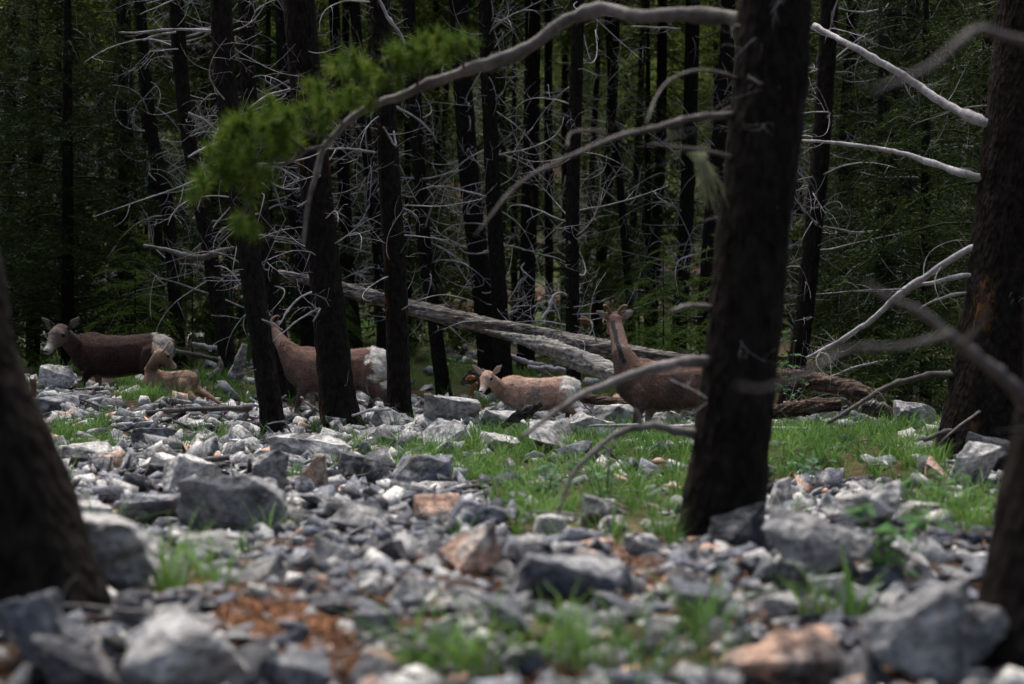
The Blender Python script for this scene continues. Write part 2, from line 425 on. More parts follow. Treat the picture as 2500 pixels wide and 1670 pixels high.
HERO = [
 (560, 1312, 275, 150, 'mid grey', 'blocky', 'big rough grey boulder with a flat top in the middle of the scree', 8),
 (655, 1232, 92, 128, 'mid grey', 'blocky', 'upright grey boulder standing just behind the biggest boulder', 0),
 (462, 1210, 150, 100, 'whitish', 'wedge', 'white crusted pointed rock with a black underside left of the upright boulder', 20),
 (762, 1132, 205, 72, 'whitish', 'slab', 'long flat white and tan slab below the leaning trunk', 4),
 (765, 1218, 68, 82, 'pinkish tan', 'blocky', 'upright pink-white rock right of the upright grey boulder', 0),
 (1150, 1408, 160, 118, 'pinkish tan', 'wedge', 'salmon tan wedge-shaped slab standing out in the grey scree', 182),
 (285, 1455, 230, 185, 'pale grey', 'slab', 'large slanting brown and grey slab beside the lower left trunk', -10),
 (310, 1545, 115, 95, 'mid grey', 'blocky', 'grey block with a flat pale top at the foot of the lower left trunk', 5),
 (470, 1700, 330, 185, 'pale grey', 'blocky', 'blurred pale rounded boulder at the bottom edge of the scree', 0),
 (60, 1640, 200, 190, 'blue-grey', 'blocky', 'blurred blue-grey boulder in front of the lower left trunk', 12),
 (1940, 1700, 330, 150, 'pinkish tan', 'wedge', 'blurred pink and white banded rock at the bottom edge', 185),
 (2260, 1668, 300, 225, 'mid grey', 'wedge', 'blurred grey boulder with a pale ridge beside the dark trunk edge', 175),
 (1810, 1352, 150, 118, 'dark slate', 'blocky', 'dark slate rock leaning on the foot of the thick dark trunk', 15),
 (2000, 1420, 260, 155, 'mid grey', 'wedge', 'broad brownish grey rock sloping down right of the dark trunk', 0),
 (1905, 1256, 125, 85, 'pale grey', 'blocky', 'knobbly brown and white rock on top of the heap', 30),
 (2095, 1300, 185, 110, 'whitish', 'wedge', 'white topped rock with a dark side in the right hand heap', 190),
 (2385, 1195, 130, 112, 'whitish', 'blocky', 'cream lichened rock at the foot of the thick right trunk', 20),
 (2440, 1160, 145, 95, 'dark slate', 'blocky', 'dark blue slate block behind the cream rock', 0),
 (2295, 1182, 85, 62, 'pinkish tan', 'blocky', 'pinkish rock in the grass left of the cream rock', 0),
 (2260, 1290, 95, 60, 'whitish', 'blocky', 'white rock half covered by green leaves on the right', 0),
 (2200, 1420, 170, 110, 'pale grey', 'slab', 'grey slab tilted up beside the bushy green leaves', 10),
 (1350, 1108, 130, 98, 'pale grey', 'wedge', 'pale upright triangular rock under the blurred grey branch', 185),
 (1095, 1042, 150, 72, 'pale grey', 'blocky', 'pale ridge-shaped rock in front of the middle lamb', 0),
 (1090, 1100, 120, 70, 'pale grey', 'wedge', 'pale wedge rock below the ridge rock', 0),
 (960, 1050, 120, 55, 'pale grey', 'slab', 'flat pale slab at the foot of the third trunk', 0),
 (832, 1040, 115, 60, 'pale grey', 'blocky', 'rough grey rock piled against the big trunk foot', 0),
 (905, 1092, 130, 48, 'mid grey', 'slab', 'grey brown slab in the row below the standing ewe', 0),
 (1235, 1060, 120, 60, 'pale grey', 'slab', 'flat pale rock under the lamb', 0),
 (1215, 1108, 110, 55, 'whitish', 'wedge', 'white rock edge below the charred branch piece', 0),
 (1440, 1090, 120, 78, 'pale grey', 'wedge', 'pale sloping rock right of the triangular rock', 0),
 (1510, 1050, 140, 62, 'pale grey', 'blocky', 'brownish pale boulder in front of the right ewe legs', 0),
 (1625, 1055, 80, 55, 'pale grey', 'blocky', 'lichened rock between the legs of the right ewe', 0),
 (130, 955, 92, 62, 'pale grey', 'blocky', 'pale tilted block lying in front of the dark ewe', 30),
 (130, 1010, 110, 45, 'blue-grey', 'slab', 'blue slate slab at the forest edge below the tilted block', 0),
 (200, 1140, 140, 55, 'whitish', 'slab', 'long white edged slab beside the lower left trunk', -8),
 (375, 1105, 130, 60, 'blue-grey', 'slab', 'dark blue slab with a broken brown front edge', 0),
 (200, 1330, 140, 100, 'pale grey', 'blocky', 'pale cracked rock behind the slanting slab', 0),
 (360, 1290, 150, 80, 'blue-grey', 'slab', 'flat slate rock with a dark hollow top', 0),
 (1385, 1475, 300, 130, 'blue-grey', 'wedge', 'long blue-grey boulder with a pale sloping ridge', 0),
 (1300, 1420, 100, 90, 'dark slate', 'blocky', 'dark slate rock against the long ridge boulder', 0),
 (1480, 1300, 115, 88, 'mid grey', 'wedge', 'pointed grey rock in the grass under the arching branch', 0),
 (1350, 1312, 100, 55, 'whitish', 'slab', 'white and black banded slab at the edge of the grass', 20),
 (1500, 1318, 80, 50, 'whitish', 'slab', 'white broken slab leaning on the pointed grey rock', -20),
 (1140, 1515, 85, 60, 'pale grey', 'blocky', 'rounded white and orange stone in the lower scree', 0),
 (662, 1478, 105, 52, 'whitish', 'blocky', 'white flat stone with dark specks above the rusty needles', 0),
 (460, 1465, 95, 28, 'whitish', 'slab', 'thin pale oval stone left of the rusty needles', 0),
 (1930, 1470, 90, 100, 'dark slate', 'blocky', 'slate rock splashed with white below the heap', 0),
 (2075, 1500, 170, 100, 'pale grey', 'blocky', 'rough lichened rock below the broad sloping rock', 0),
 (1740, 1520, 140, 90, 'blue-grey', 'blocky', 'blue-grey rock below the dark trunk', 0),
 (1900, 1520, 110, 60, 'whitish', 'slab', 'white rock with a tilted flat face in the lower right scree', 15),
 (500, 1370, 150, 60, 'mid grey', 'slab', 'low grey slab in front of the biggest boulder', 0),
 (870, 1300, 150, 70, 'mid grey', 'slab', 'mottled grey slab right of the biggest boulder', 0),
 (1190, 1290, 170, 75, 'blue-grey', 'slab', 'broad blue-grey slab behind the salmon slab', 0),
 (1250, 1560, 130, 90, 'blue-grey', 'blocky', 'blue-grey block near the lower middle of the scree', 0),
 (1030, 1190, 150, 75, 'blue-grey', 'blocky', 'blue-grey boulder where the scree meets the grass', 0),
 (890, 1185, 130, 80, 'dark slate', 'blocky', 'dark blue block right of the pink-white rock', 0),
 (2360, 1250, 100, 45, 'pale grey', 'slab', 'pale low rock beside the bottom right trunk', 0),
 (1970, 1035, 110, 60, 'pale grey', 'wedge', 'striped pale block leaning on the rotting log', 0),
 (2240, 1060, 110, 75, 'mid grey', 'blocky', 'grey cracked boulder beside the thick right trunk', 0),
 (2200, 950, 90, 50, 'pinkish tan', 'blocky', 'pale pink rock behind the rotting logs', 0),
 (400, 1170, 120, 52, 'dark slate', 'blocky', 'dark slate rock behind the lying dead stick', 0),
 (2420, 1640, 200, 170, 'mid grey', 'blocky', 'blurred brownish boulder hidden partly by the edge trunk', 0),
 (170, 1700, 230, 130, 'dark slate', 'slab', 'blurred dark slab at the bottom left corner', 0),
 (720, 1690, 200, 90, 'blue-grey', 'blocky', 'blurred blue-grey rock right of the pale rounded boulder', 0),
]
for r_ in HERO: hero_rock(*r_[:8 - 1], rz=r_[7])
NHERO = len(HERO)

LAND = [('in front of the dark ewe', 250, 980), ('round the foot of the leaning trunk', 640, 1080), ('between the middle lamb and the third trunk', 1130, 1030),
        ('round the foot of the thick dark trunk', 1700, 1360), ('beside the biggest boulder', 520, 1260), ('by the rusty needle patch', 680, 1520),
        ('beside the salmon slab', 1120, 1370), ('against the lower left trunk', 230, 1470), ('in the grass under the arching branch', 1420, 1200),
        ('near the thick right trunk', 2330, 1130), ('below the right heap of broad rocks', 1960, 1470), ('in the upper left scree', 330, 1120),
        ('along the lower edge of the middle scree', 1050, 1590), ('beside the blue-grey ridge boulder', 1380, 1440), ('in the scree above the salmon slab', 900, 1240),
        ('behind the fallen log', 1300, 880), ('by the rotting logs', 2080, 1000), ('beside the blurred pink rock', 1750, 1620)]
tn = list(TONES); tw = np.array([.20, .25, .19, .19, .125, .045])
def scatter(n, y0, y1, smin, smax, width=.42):
    yv = y0 * (y1 / y0) ** rng.random(n) if False else np.sqrt(rng.random(n) * (y1 ** 2 - y0 ** 2) + y0 ** 2)
    xv = (rng.random(n) * 2 - 1) * width * yv * 1.05
    sv = smin * (smax / smin) ** (rng.random(n) ** 1.35)
    return xv, yv, sv
cand = []
for args in ((6600, 2.2, 5.6, .035, .15), (5200, 5.4, 9.5, .045, .23), (7400, 9, 15.5, .065, .30), (3200, 15, 30, .10, .42), (900, 30, 60, .2, .7)):
    xv, yv, sv = scatter(*args); zv = G(xv, yv); uu, vv = proj(xv, yv, zv)
    gz = zone(uu, vv, GRASS); lz = zone(uu, vv, LITTER)
    keep = rng.random(len(xv)) > np.maximum(gz * .87, lz * .5)
    if args[1] > 14.5: keep &= (vn(xv * .35, yv * .35, 7) > .42)
    keep &= ~((uu > 1880) & (vv < 1160) & (vv > 900) & (rng.random(len(xv)) < .55))
    for q in np.nonzero(keep)[0]: cand.append((xv[q], yv[q], sv[q]))
cand = np.array(cand)
HX = np.array(ROCKSPOTS)
d = np.min(np.hypot(cand[:, 0][:, None] - HX[:, 0], (cand[:, 1][:, None] - HX[:, 1]) * .8) - HX[:, 2] * .62, axis=1)
cand = cand[d > cand[:, 2] * .1]
order = np.argsort(-cand[:, 2] / cand[:, 1]); cand = cand[order]
NIND = 300 - NHERO
sm = MB(); nstuff = 0
uz, vz = proj(cand[:, 0], cand[:, 1], G(cand[:, 0], cand[:, 1]))
shp = list(SHAPES); done = 0
for k, (x, y, s) in enumerate(cand):
    tone = tn[rng.choice(6, p=tw)]
    if y < 8 and tone in ('whitish', 'pale grey') and rng.random() < .5: tone = 'blue-grey'
    if y > 11 and 800 < uz[k] < 1600 and rng.random() < .45: tone = 'pale grey'
    sh = shp[rng.choice(4, p=[.24, .40, .20, .16])]
    z = g1(x, y); inview = -40 < uz[k] < 2540 and vz[k] < 1700
    rz = random.uniform(0, 6.28); rx, ry = random.gauss(0, .42), random.gauss(0, .42)
    sc_ = np.array([1, random.uniform(.8, 1.15), random.uniform(.8, 1.3)]) * s
    zz = z + s * random.uniform(-.02, .22)
    if done < NIND and inview:
        me = random.choice(HIGH[sh]); o = obj('rock', me, None)
        o.location = (x, y, zz); o.rotation_euler = (rx, ry, rz); o.scale = sc_; o.color = rgb(tone, .2)
        ln = min(LAND, key=lambda L: ((L[1] - uz[k]) / 1.3) ** 2 + ((L[2] - vz[k])) ** 2)[0]
        word = {'blocky': 'blocky rock', 'slab': 'flat slab', 'wedge': 'wedge-shaped rock', 'shard': 'narrow shard'}[sh]
        size = 'large' if s * F / y > 95 else 'small'
        lab = f'{size} {tone} {word} {ln}'
        tag(o, lab, 'rock', lab); done += 1
    else:
        cands = [L for L in LOWS if L[0] == sh]; _, V, T = random.choice(cands)
        Rm = np.array(Euler((rx, ry, rz)).to_matrix())
        sm.add((V * sc_) @ Rm.T + (x, y, zz), None, T, np.array(TONES[tone]) * random.uniform(.8, 1.2)); nstuff += 1
# gravel chips
xv, yv, sv = scatter(9000, 2.2, 15, .015, .06); zv = G(xv, yv); uu, vv = proj(xv, yv, zv)
gz = zone(uu, vv, GRASS); kp = rng.random(len(xv)) > gz * .8
for x, y, s, z in zip(xv[kp], yv[kp], sv[kp], zv[kp]):
    _, V, T = LOWS[rng.integers(len(LOWS))]; Rm = np.array(Euler((random.gauss(0, .3), random.gauss(0, .3), random.uniform(0, 6))).to_matrix())
    sm.add((V * s) @ Rm.T + (x, y, z + s * .15), None, T, np.array(TONES[tn[rng.choice(6, p=tw)]]))
o = obj('rubble', sm.mesh('rubble'), M['scree']); tag(o, 'countless small angular limestone fragments covering the forest floor', 'rubble', kind='stuff')
print('rocks', NHERO, done, nstuff)

# ------------------------------------------------------------------ grass
def tuft(seed, n=22, L=.22, spread=.09, lean=.9):
    r = np.random.default_rng(seed); mb = MB()
    for _ in range(n):
        a = r.random() * 6.283; l = L * (.5 + r.random() * .7); b = np.array([math.cos(a), math.sin(a), 0]); w = .0022 + .0022 * r.random()
        p0 = b * spread * r.random() * .5; bend = lean * (.4 + r.random() * .9); side = np.array([-b[1], b[0], 0])
        t = np.linspace(0, 1, 5)
        pts = p0 + b * (bend * l * (t ** 1.8))[:, None] * .75 + np.array([0, 0, 1.]) * (l * (t - .42 * bend * t ** 2.4))[:, None]
        ww = (w * (1 - t ** 2 * .85))[:, None]
        V = np.concatenate([pts - side * ww, pts + side * ww]); Q = [(q, q + 1, q + 6, q + 5) for q in range(4)]
        mb.add(V, Q)
    return mb.arrays()
TUFTS = [tuft(k, 15 + k % 3 * 6, .19 + .026 * (k % 4), .09 + .03 * (k % 3), .7 + .15 * (k % 4)) for k in range(10)]
gm = MB()
xv, yv, sv = scatter(6500, 2.2, 17, .7, 1.25); a_, b_, c_ = scatter(300, 2.3, 4.2, .9, 1.3); xv = np.r_[xv, a_]; yv = np.r_[yv, b_]; sv = np.r_[sv, c_]; uu, vv = proj(xv, yv, G(xv, yv)); gz = zone(uu, vv, GRASS)
pr = np.where(gz > 0, gz * (.34 + .9 * (vn(xv * 2.6, yv * 2.6, 2) > .44)), .045 * (vn(xv * 1.2, yv * 1.2, 3) > .5))
kp = rng.random(len(xv)) < pr * 1.1
x2, y2, s2 = scatter(5000, 16, 42, 1.0, 1.7); k2 = (vn(x2 * .3, y2 * .3, 6) > .40) & (rng.random(len(x2)) < .42)
for x, y, s in list(zip(xv[kp], yv[kp], sv[kp])) + list(zip(x2[k2], y2[k2], s2[k2])):
    V, A = TUFTS[rng.integers(10)]; a = rng.random() * 6.28; c, sn = math.cos(a), math.sin(a)
    s = s * (.85 if y < 10 else 1)
    Rm = np.array([[c, -sn, 0], [sn, c, 0], [0, 0, 1]]) * s; gm.add(V @ Rm.T + (x, y, g1(x, y) - .01), A[0])
tag(obj('grass', gm.mesh('grass', True), M['grass']), 'long arching bright green grass growing between the rocks', 'grass', kind='stuff')
# rusty needles and twiglets lying on the litter
nm = MB(); xv, yv, sv = scatter(26000, 2.2, 16, .5, 1); a_, b_, c_ = scatter(26000, 2.4, 5.5, .5, 1); xv = np.r_[xv, a_]; yv = np.r_[yv, b_]; uu, vv = proj(xv, yv, G(xv, yv)); lz = zone(uu, vv, LITTER)
kp = rng.random(len(xv)) < np.maximum(lz, .10)
xv, yv = xv[kp], yv[kp]; n = len(xv); a = rng.random(n) * 6.28; l = .012 + .03 * rng.random(n); w = .0022
zc = G(xv, yv) + .012 + .012 * rng.random(n); dx, dy = np.cos(a) * l, np.sin(a) * l; px, py = -np.sin(a) * w, np.cos(a) * w; tz = (rng.random(n) - .5) * .02
V = np.stack([np.stack([xv - dx - px, yv - dy - py, zc - tz], -1), np.stack([xv + dx - px, yv + dy - py, zc + tz], -1),
              np.stack([xv + dx + px, yv + dy + py, zc + tz], -1), np.stack([xv - dx + px, yv - dy + py, zc - tz], -1)], 1).reshape(-1, 3)
nm.add(V, np.arange(4 * n).reshape(-1, 4)); 
tag(obj('needle_litter', nm.mesh('needle_litter'), M['litter']), 'rust-orange fallen needles and chips between the stones', 'litter', kind='stuff')

# ------------------------------------------------------------------ branches
def curve_branch(mb, p0, d0, L, r0, r1, droop, wander, r, seg=9, sides=5, sub=0, subL=.35, depth=0):
    pts = [np.array(p0, float)]; d = np.array(d0, float); d /= np.linalg.norm(d)
    bend = r.normal(size=3) * wander; 
    for k in range(seg):
        d = d + bend * .5 + np.array([0, 0, -droop]) * (k / seg) + r.normal(size=3) * wander * .35; d /= np.linalg.norm(d)
        pts.append(pts[-1] + d * L / seg)
    pts = np.array(pts); rad = np.linspace(r0, r1, len(pts)); tube(mb, pts, rad, sides, .15, True)
    for _ in range(sub):
        k = r.integers(2, seg); t = pts[k + 1] - pts[k]; t /= np.linalg.norm(t)
        s = np.cross(t, r.normal(size=3)); s /= np.linalg.norm(s) + 1e-9; dd = t * .6 + s * (.8 + .4 * r.random())
        curve_branch(mb, pts[k], dd, L * subL * (.4 + r.random()), rad[k] * .6, r1 * .6, droop * .6, wander * 1.5, r, 6, 4, 0 if depth else int(r.integers(0, 3)), .45, depth + 1)
    return pts
BR = []
for k in range(26):
    r = np.random.default_rng(900 + k); mb = MB()
    curve_branch(mb, (0, 0, 0), (1, r.normal() * .15, r.normal() * .25 + .05), 1.0, .0088, .0024, [.1, .5, -.35, .9][k % 4] + r.normal() * .15, (.08 + .04 * (k % 3)), r, 11, 5, int(r.integers(1, 7)))
    BR.append(mb.mesh('dead_branch', True)); BR[-1].materials.append(M['twig'])

def dead_branch_on(parent, c, r0, az, el, s, thick=1.0, mat=None, nm='dead_branch'):
    o = obj(nm, BR[rng.integers(len(BR))], None, parent)
    o.location = (c[0] + math.cos(az) * r0 * .8, c[1] + math.sin(az) * r0 * .8, c[2])
    o.rotation_euler = (random.uniform(0, 6.28), el, az); o.scale = (s, s * thick, s * thick)
    if mat: o.material_slots[0].link = 'OBJECT'; o.material_slots[0].material = mat
    return o

tm = MB(); xv, yv, sv = scatter(520, 2.6, 16, .07, .32); rr_ = np.random.default_rng(77)
for x, y, s_ in zip(xv, yv, sv):
    a = rr_.random() * 6.28; curve_branch(tm, (x, y, g1(x, y) + .04 + .03 * rr_.random()), (math.cos(a), math.sin(a), .1 * rr_.normal()), s_, .0045, .002, .1, .15, rr_, 5, 4, int(rr_.integers(0, 2)))
tag(obj('twig_litter', tm.mesh('twig_litter', True), M['branch']), 'thin broken twigs scattered over the stones', 'litter', kind='stuff')

# ------------------------------------------------------------------ foliage prototypes
def needle_sprig(mb, p, d, L, n, nl, w, r, flat=.35):
    """n needle pairs along a straight sprig"""
    d = d / (np.linalg.norm(d) + 1e-9); t = r.random((n, 1)) * L; c = p + d * t
    q = r.normal(size=(n, 3)); q[:, 2] *= flat; q -= (q @ d)[:, None] * d; q /= np.linalg.norm(q, axis=1)[:, None] + 1e-9
    dirn = d * .55 + q * .85; dirn /= np.linalg.norm(dirn, axis=1)[:, None]
    sd = np.cross(dirn, r.normal(size=(n, 3))); sd /= np.linalg.norm(sd, axis=1)[:, None] + 1e-9
    ln = nl * (.7 + .6 * r.random((n, 1)))
    V = np.stack([c - sd * w, c + sd * w, c + dirn * ln], 1).reshape(-1, 3)
    mb.add(V, None, np.arange(3 * n).reshape(-1, 3))
def bough(seed, L=1.0, n_side=22, nn=16, nl=.045, w=.006, droop=.35):
    r = np.random.default_rng(seed); mb = MB()
    t = np.linspace(0, 1, 7); ax = np.stack([t * L, t * 0, .10 * L * np.sin(t * 3) - droop * L * t ** 1.8], -1)
    tube(mb, ax, np.linspace(.010, .003, 7), 4, 0, False)
    for k in range(n_side):
        f = .15 + .85 * (k + r.random()) / n_side; p = np.array([np.interp(f, t, ax[:, q]) for q in range(3)]); sgn = 1 if k % 2 else -1
        sl = L * .42 * (1.05 - f) + .06; d = np.array([.75, sgn * (.8 + .2 * r.random()), -.25 + .25 * r.normal()])
        needle_sprig(mb, p, d, sl, nn, nl, w, r)
        if sl > .2:
            needle_sprig(mb, p + d / np.linalg.norm(d) * sl * .5, d * [1, -.1, 1] + [.4, 0, -.1], sl * .6, nn // 2, nl, w, r)
    needle_sprig(mb, ax[-2], ax[-1] - ax[-2], L * .2, nn, nl, w, r)
    return mb.arrays()
BG = [bough(k) for k in range(6)]
BGF = [bough(50 + k, 1.0, 13, 9, .085, .013) for k in range(4)]
def conifer_crown(seed, z0, z1, rad, nb, boughs, power=.8, up=0.0):
    r = np.random.default_rng(seed); mb = MB()
    for k in range(nb):
        f = (k + r.random()) / nb; f = f ** 1.0; z = z0 + (z1 - z0) * f; L = rad * (1 - f) ** power * (.6 + .55 * r.random()) + .18
        V, A = boughs[r.integers(len(boughs))]; az = k * 2.4 + r.normal() * .4; el = -.12 + r.normal() * .16 - up
        Rm = np.array(Euler((r.normal() * .3, -el * 0 + (.05 + up * -1 + r.normal() * .16), az)).to_matrix()) * L
        # keep needles about one size whatever the bough's length
        mb.add(V @ Rm.T + (0, 0, z), A[0] if A[0].shape[1] == 4 else None, A[1] if len(A) > 1 else (A[0] if A[0].shape[1] == 3 else None))
    return mb.mesh('crown')
SPR = [conifer_crown(k, .25 + .2 * (k % 2), 7.5, 1.7, 95, BG) for k in range(3)]
for m_ in SPR: m_.materials.append(M['spruce'])
SPF = [conifer_crown(20 + k, .4, 9.5, 2.0, 110, BGF) for k in range(3)]
for m_ in SPF: m_.materials.append(M['far_spruce'])
PIN = [conifer_crown(40 + k, 0, 6.5, 2.3, 120, BGF, .40, .15) for k in range(3)]
for m_ in PIN: m_.materials.append(M['pine'])
SAP = [conifer_crown(60 + k, .12, 2.2, .75, 46, BG, .8) for k in range(2)]
for m_ in SAP: m_.materials.append(M['spruce_lit'])

# ------------------------------------------------------------------ trunks
def trunk_mesh(pts, rads, zsplit=6.0, sides=26, step=.07, seed=0, flare=.5):
    pts = np.array([list(p) for p in pts], float); L = np.linalg.norm(np.diff(pts, axis=0), axis=1).sum()
    n1 = max(8, int(min(L, zsplit) / step)); 
    cum = np.concatenate([[0], np.cumsum(np.linalg.norm(np.diff(pts, axis=0), axis=1))])
    tt = np.concatenate([np.linspace(0, min(zsplit, L), n1), np.linspace(min(zsplit, L), L, 10)[1:] if L > zsplit + .2 else []])
    dens = smooth_path(pts, 60); cd = np.concatenate([[0], np.cumsum(np.linalg.norm(np.diff(dens, axis=0), axis=1))]); tt = tt / tt[-1] * cd[-1]
    c = np.stack([np.interp(tt, cd, dens[:, q]) for q in range(3)], -1)
    rr = np.interp(tt / cd[-1], np.linspace(0, 1, len(rads)), rads); rr = rr * (1 + flare * np.exp(-tt / .25))
    def nf(n, s):
        a = np.arange(s)[None, :] * np.ones((n, 1)); z = tt[:, None] * np.ones((1, s))
        ca, sa = np.cos(a / s * 6.283), np.sin(a / s * 6.283)
        f = 1 + .10 * (vn(ca * 1.3 + seed, sa * 1.3 + z * .9, seed) - .5) + .11 * (rng.random((n, s)) - .5) * (1 if s > 12 else .3)
        f += .12 * np.exp(-z / .25) * np.cos(a / s * 6.283 * 4 + seed)
        return f
    mb = MB(); tube(mb, c, rr, sides, 0, True, None, nf); return mb.mesh('trunk', False)

CROWNS = []
def pine(axis, d, w, label, mat='bark', nbr=26, blen=(.35, 1.1), zr=(1.0, 5.5), top=16.0, crown=True, cat='tree', group=None, brmat=None, side=None, sides=26, thick=1.0, crad=1.0, lean_keep=.35, topw=None):
    """axis: [(u,v) ...] from the base up, in photo pixels at distance d"""
    pts = [P(u, v, d) for u, v in axis]
    b = pts[0]; gz_ = g1(b.x, b.y); root = Vector((b.x, b.y, gz_))
    if b.z > gz_ - .05:
        dirn = (pts[1] - b); k = (gz_ - .15 - b.z) / dirn.z; pts = [b + dirn * k] + pts
    tdir = (pts[-1] - pts[-2]).normalized(); tdir = Vector((tdir.x * lean_keep, 0, 1)).normalized()
    q = pts[-1].copy()
    while q.z < top: q = q + tdir * 2.0; pts.append(q.copy())
    t = empty('pine_tree', root, label, cat, group)
    loc = [p - root for p in pts]; r0 = w * .5 * d / F
    hts = np.array([p.z for p in loc])
    me = trunk_mesh(loc, [r0, r0 * .93, r0 * .86, r0 * .7, r0 * .45], 6.2, sides, .075, int(abs(axis[0][0])) % 97)
    obj('trunk', me, M[mat], t)
    zz = hts; xx = np.array([p.x for p in loc])
    for k in range(nbr):
        z = random.uniform(*zr); x = float(np.interp(z, zz, xx)); az = random.uniform(0, 6.283) if side is None else random.gauss(side, .9)
        s = random.uniform(*blen) * (1 if random.random() < .7 else .45)
        dead_branch_on(t, (x, 0, z), r0 * .85, az, random.gauss(.0, .30), s, thick * random.uniform(.8, 1.4), M[brmat] if brmat else None)
    # short snapped stubs
    if sides > 20:
        for k in range(10):
            z = random.uniform(.4, 4.2); x = float(np.interp(z, zz, xx)); az = random.uniform(-math.pi, 0)
            dead_branch_on(t, (x, 0, z), r0 * .9, az, random.gauss(0, .3), random.uniform(.05, .12), 3.5, nm='branch_stub')
    if crown:
        if d < 21: crad *= .42
        c = obj('crown', PIN[rng.integers(3)], None, t, (float(np.interp(top - 6, zz, xx)), 0, top - (4.5 if d < 21 else 6.5)), (0, 0, random.uniform(0, 6)), (crad, crad, 1.0))
    return t

def stroke(name, pix, depths, widths, mat, parent=None, root=None, n=40, sides=9, twigs=0, twl=.25, jit=.12, sub=None, tmat='twig'):
    """branch drawn by photo pixels with its own real depth and thickness at each point"""
    dd = np.interp(np.linspace(0, 1, len(pix)), np.linspace(0, 1, len(depths)), depths)
    pts = [P(u, v, y) for (u, v), y in zip(pix, dd)]
    if root is not None: pts = [p - root for p in pts]
    c = smooth_path(pts, n); ws = np.interp(np.linspace(0, 1, n), np.linspace(0, 1, len(widths)), widths); ds = np.interp(np.linspace(0, 1, n), np.linspace(0, 1, len(depths)), depths)
    c[1:-1] += rng.normal(size=(n - 2, 3)) * (ws[1:-1] * ds[1:-1] / F)[:, None] * .05
    wav = np.stack([vn(np.linspace(0, n / 4.5, n) + rng.random() * 90, np.full(n, q_ * 3.3), q_) - .5 for q_ in range(3)], -1); wav[0] = 0; c = c + wav * (ws * ds / F)[:, None] * .5
    kn = 1 + .28 * (vn(np.arange(n) * .55 + rng.random() * 50, np.zeros(n), 3) > .72)
    mb = MB(); tube(mb, c, ws * .5 * ds / F * kn, sides, jit, True)
    me = mb.mesh(name, True); o = obj(name, me, M[mat], parent)
    for k in range(twigs):
        q = int(rng.integers(n // 6, n - 2)); t_ = obj('twig', BR[rng.integers(len(BR))], None, o if parent is None else o)
        t_.location = c[q]; t_.rotation_euler = (random.uniform(0, 6), random.uniform(-1.2, 1.2), random.uniform(0, 6)); s = twl * random.uniform(.4, 1.4)
        t_.scale = (s, s * 1.3, s * 1.3)
        t_.material_slots[0].link = 'OBJECT'; t_.material_slots[0].material = M[tmat]
    return o, c

# leaning dark trunks in front and behind, base first
pine([(100, 1560), (30, 1240), (-40, 1010), (-140, 640)], 3.35, 262, 'very dark blurred trunk leaning out of the lower left corner', nbr=0, crad=2.4, top=14, sides=30)  # wide unseen crown added overhead to shade the foreground
MAIN = pine([(1757, 1350), (1780, 1120), (1808, 900), (1838, 560), (1870, 300), (1895, 0)], 5.0, 178, 'thick near-black pine trunk crossing the right ewe', nbr=3, blen=(.1, .2), zr=(.6, 1.8), sides=34, crad=1.1)
EDGE = pine([(2560, 1660), (2575, 1450), (2605, 1240), (2650, 1000)], 3.0, 300, 'blurred dark trunk along the lower right edge', nbr=0, crad=2.4, top=14, sides=30)  # crown out of view, given to this trunk to darken the foreground
DT = pine([(2402, 1085), (2424, 900), (2455, 700), (2486, 400), (2532, 0)], 9.2, 190, 'very thick trunk with orange patches along its edge on the right', 'bark_orange', nbr=12, blen=(.3, .9), zr=(.8, 3.2), sides=40, brmat='branch')
pine([(671, 1070), (640, 850), (618, 700), (606, 590), (564, 320), (539, 0)], 11.2, 56, 'leaning dark trunk hiding the head of the standing ewe', 'bark_orange', nbr=34, blen=(.25, .8), zr=(1.2, 3.8))
pine([(838, 1050), (827, 990), (797, 700), (784, 590), (758, 320), (730, 0)], 12.3, 82, 'broad trunk with an orange crack in front of the standing ewe', 'bark_orange', nbr=36, blen=(.25, .8), zr=(1.0, 4.2))
pine([(978, 1030), (976, 998), (966, 695), (945, 320), (927, 0)], 12.8, 55, 'straight trunk just touching the white rump of the standing ewe', 'bark_orange', nbr=30, blen=(.2, .8), zr=(1.0, 4.4))
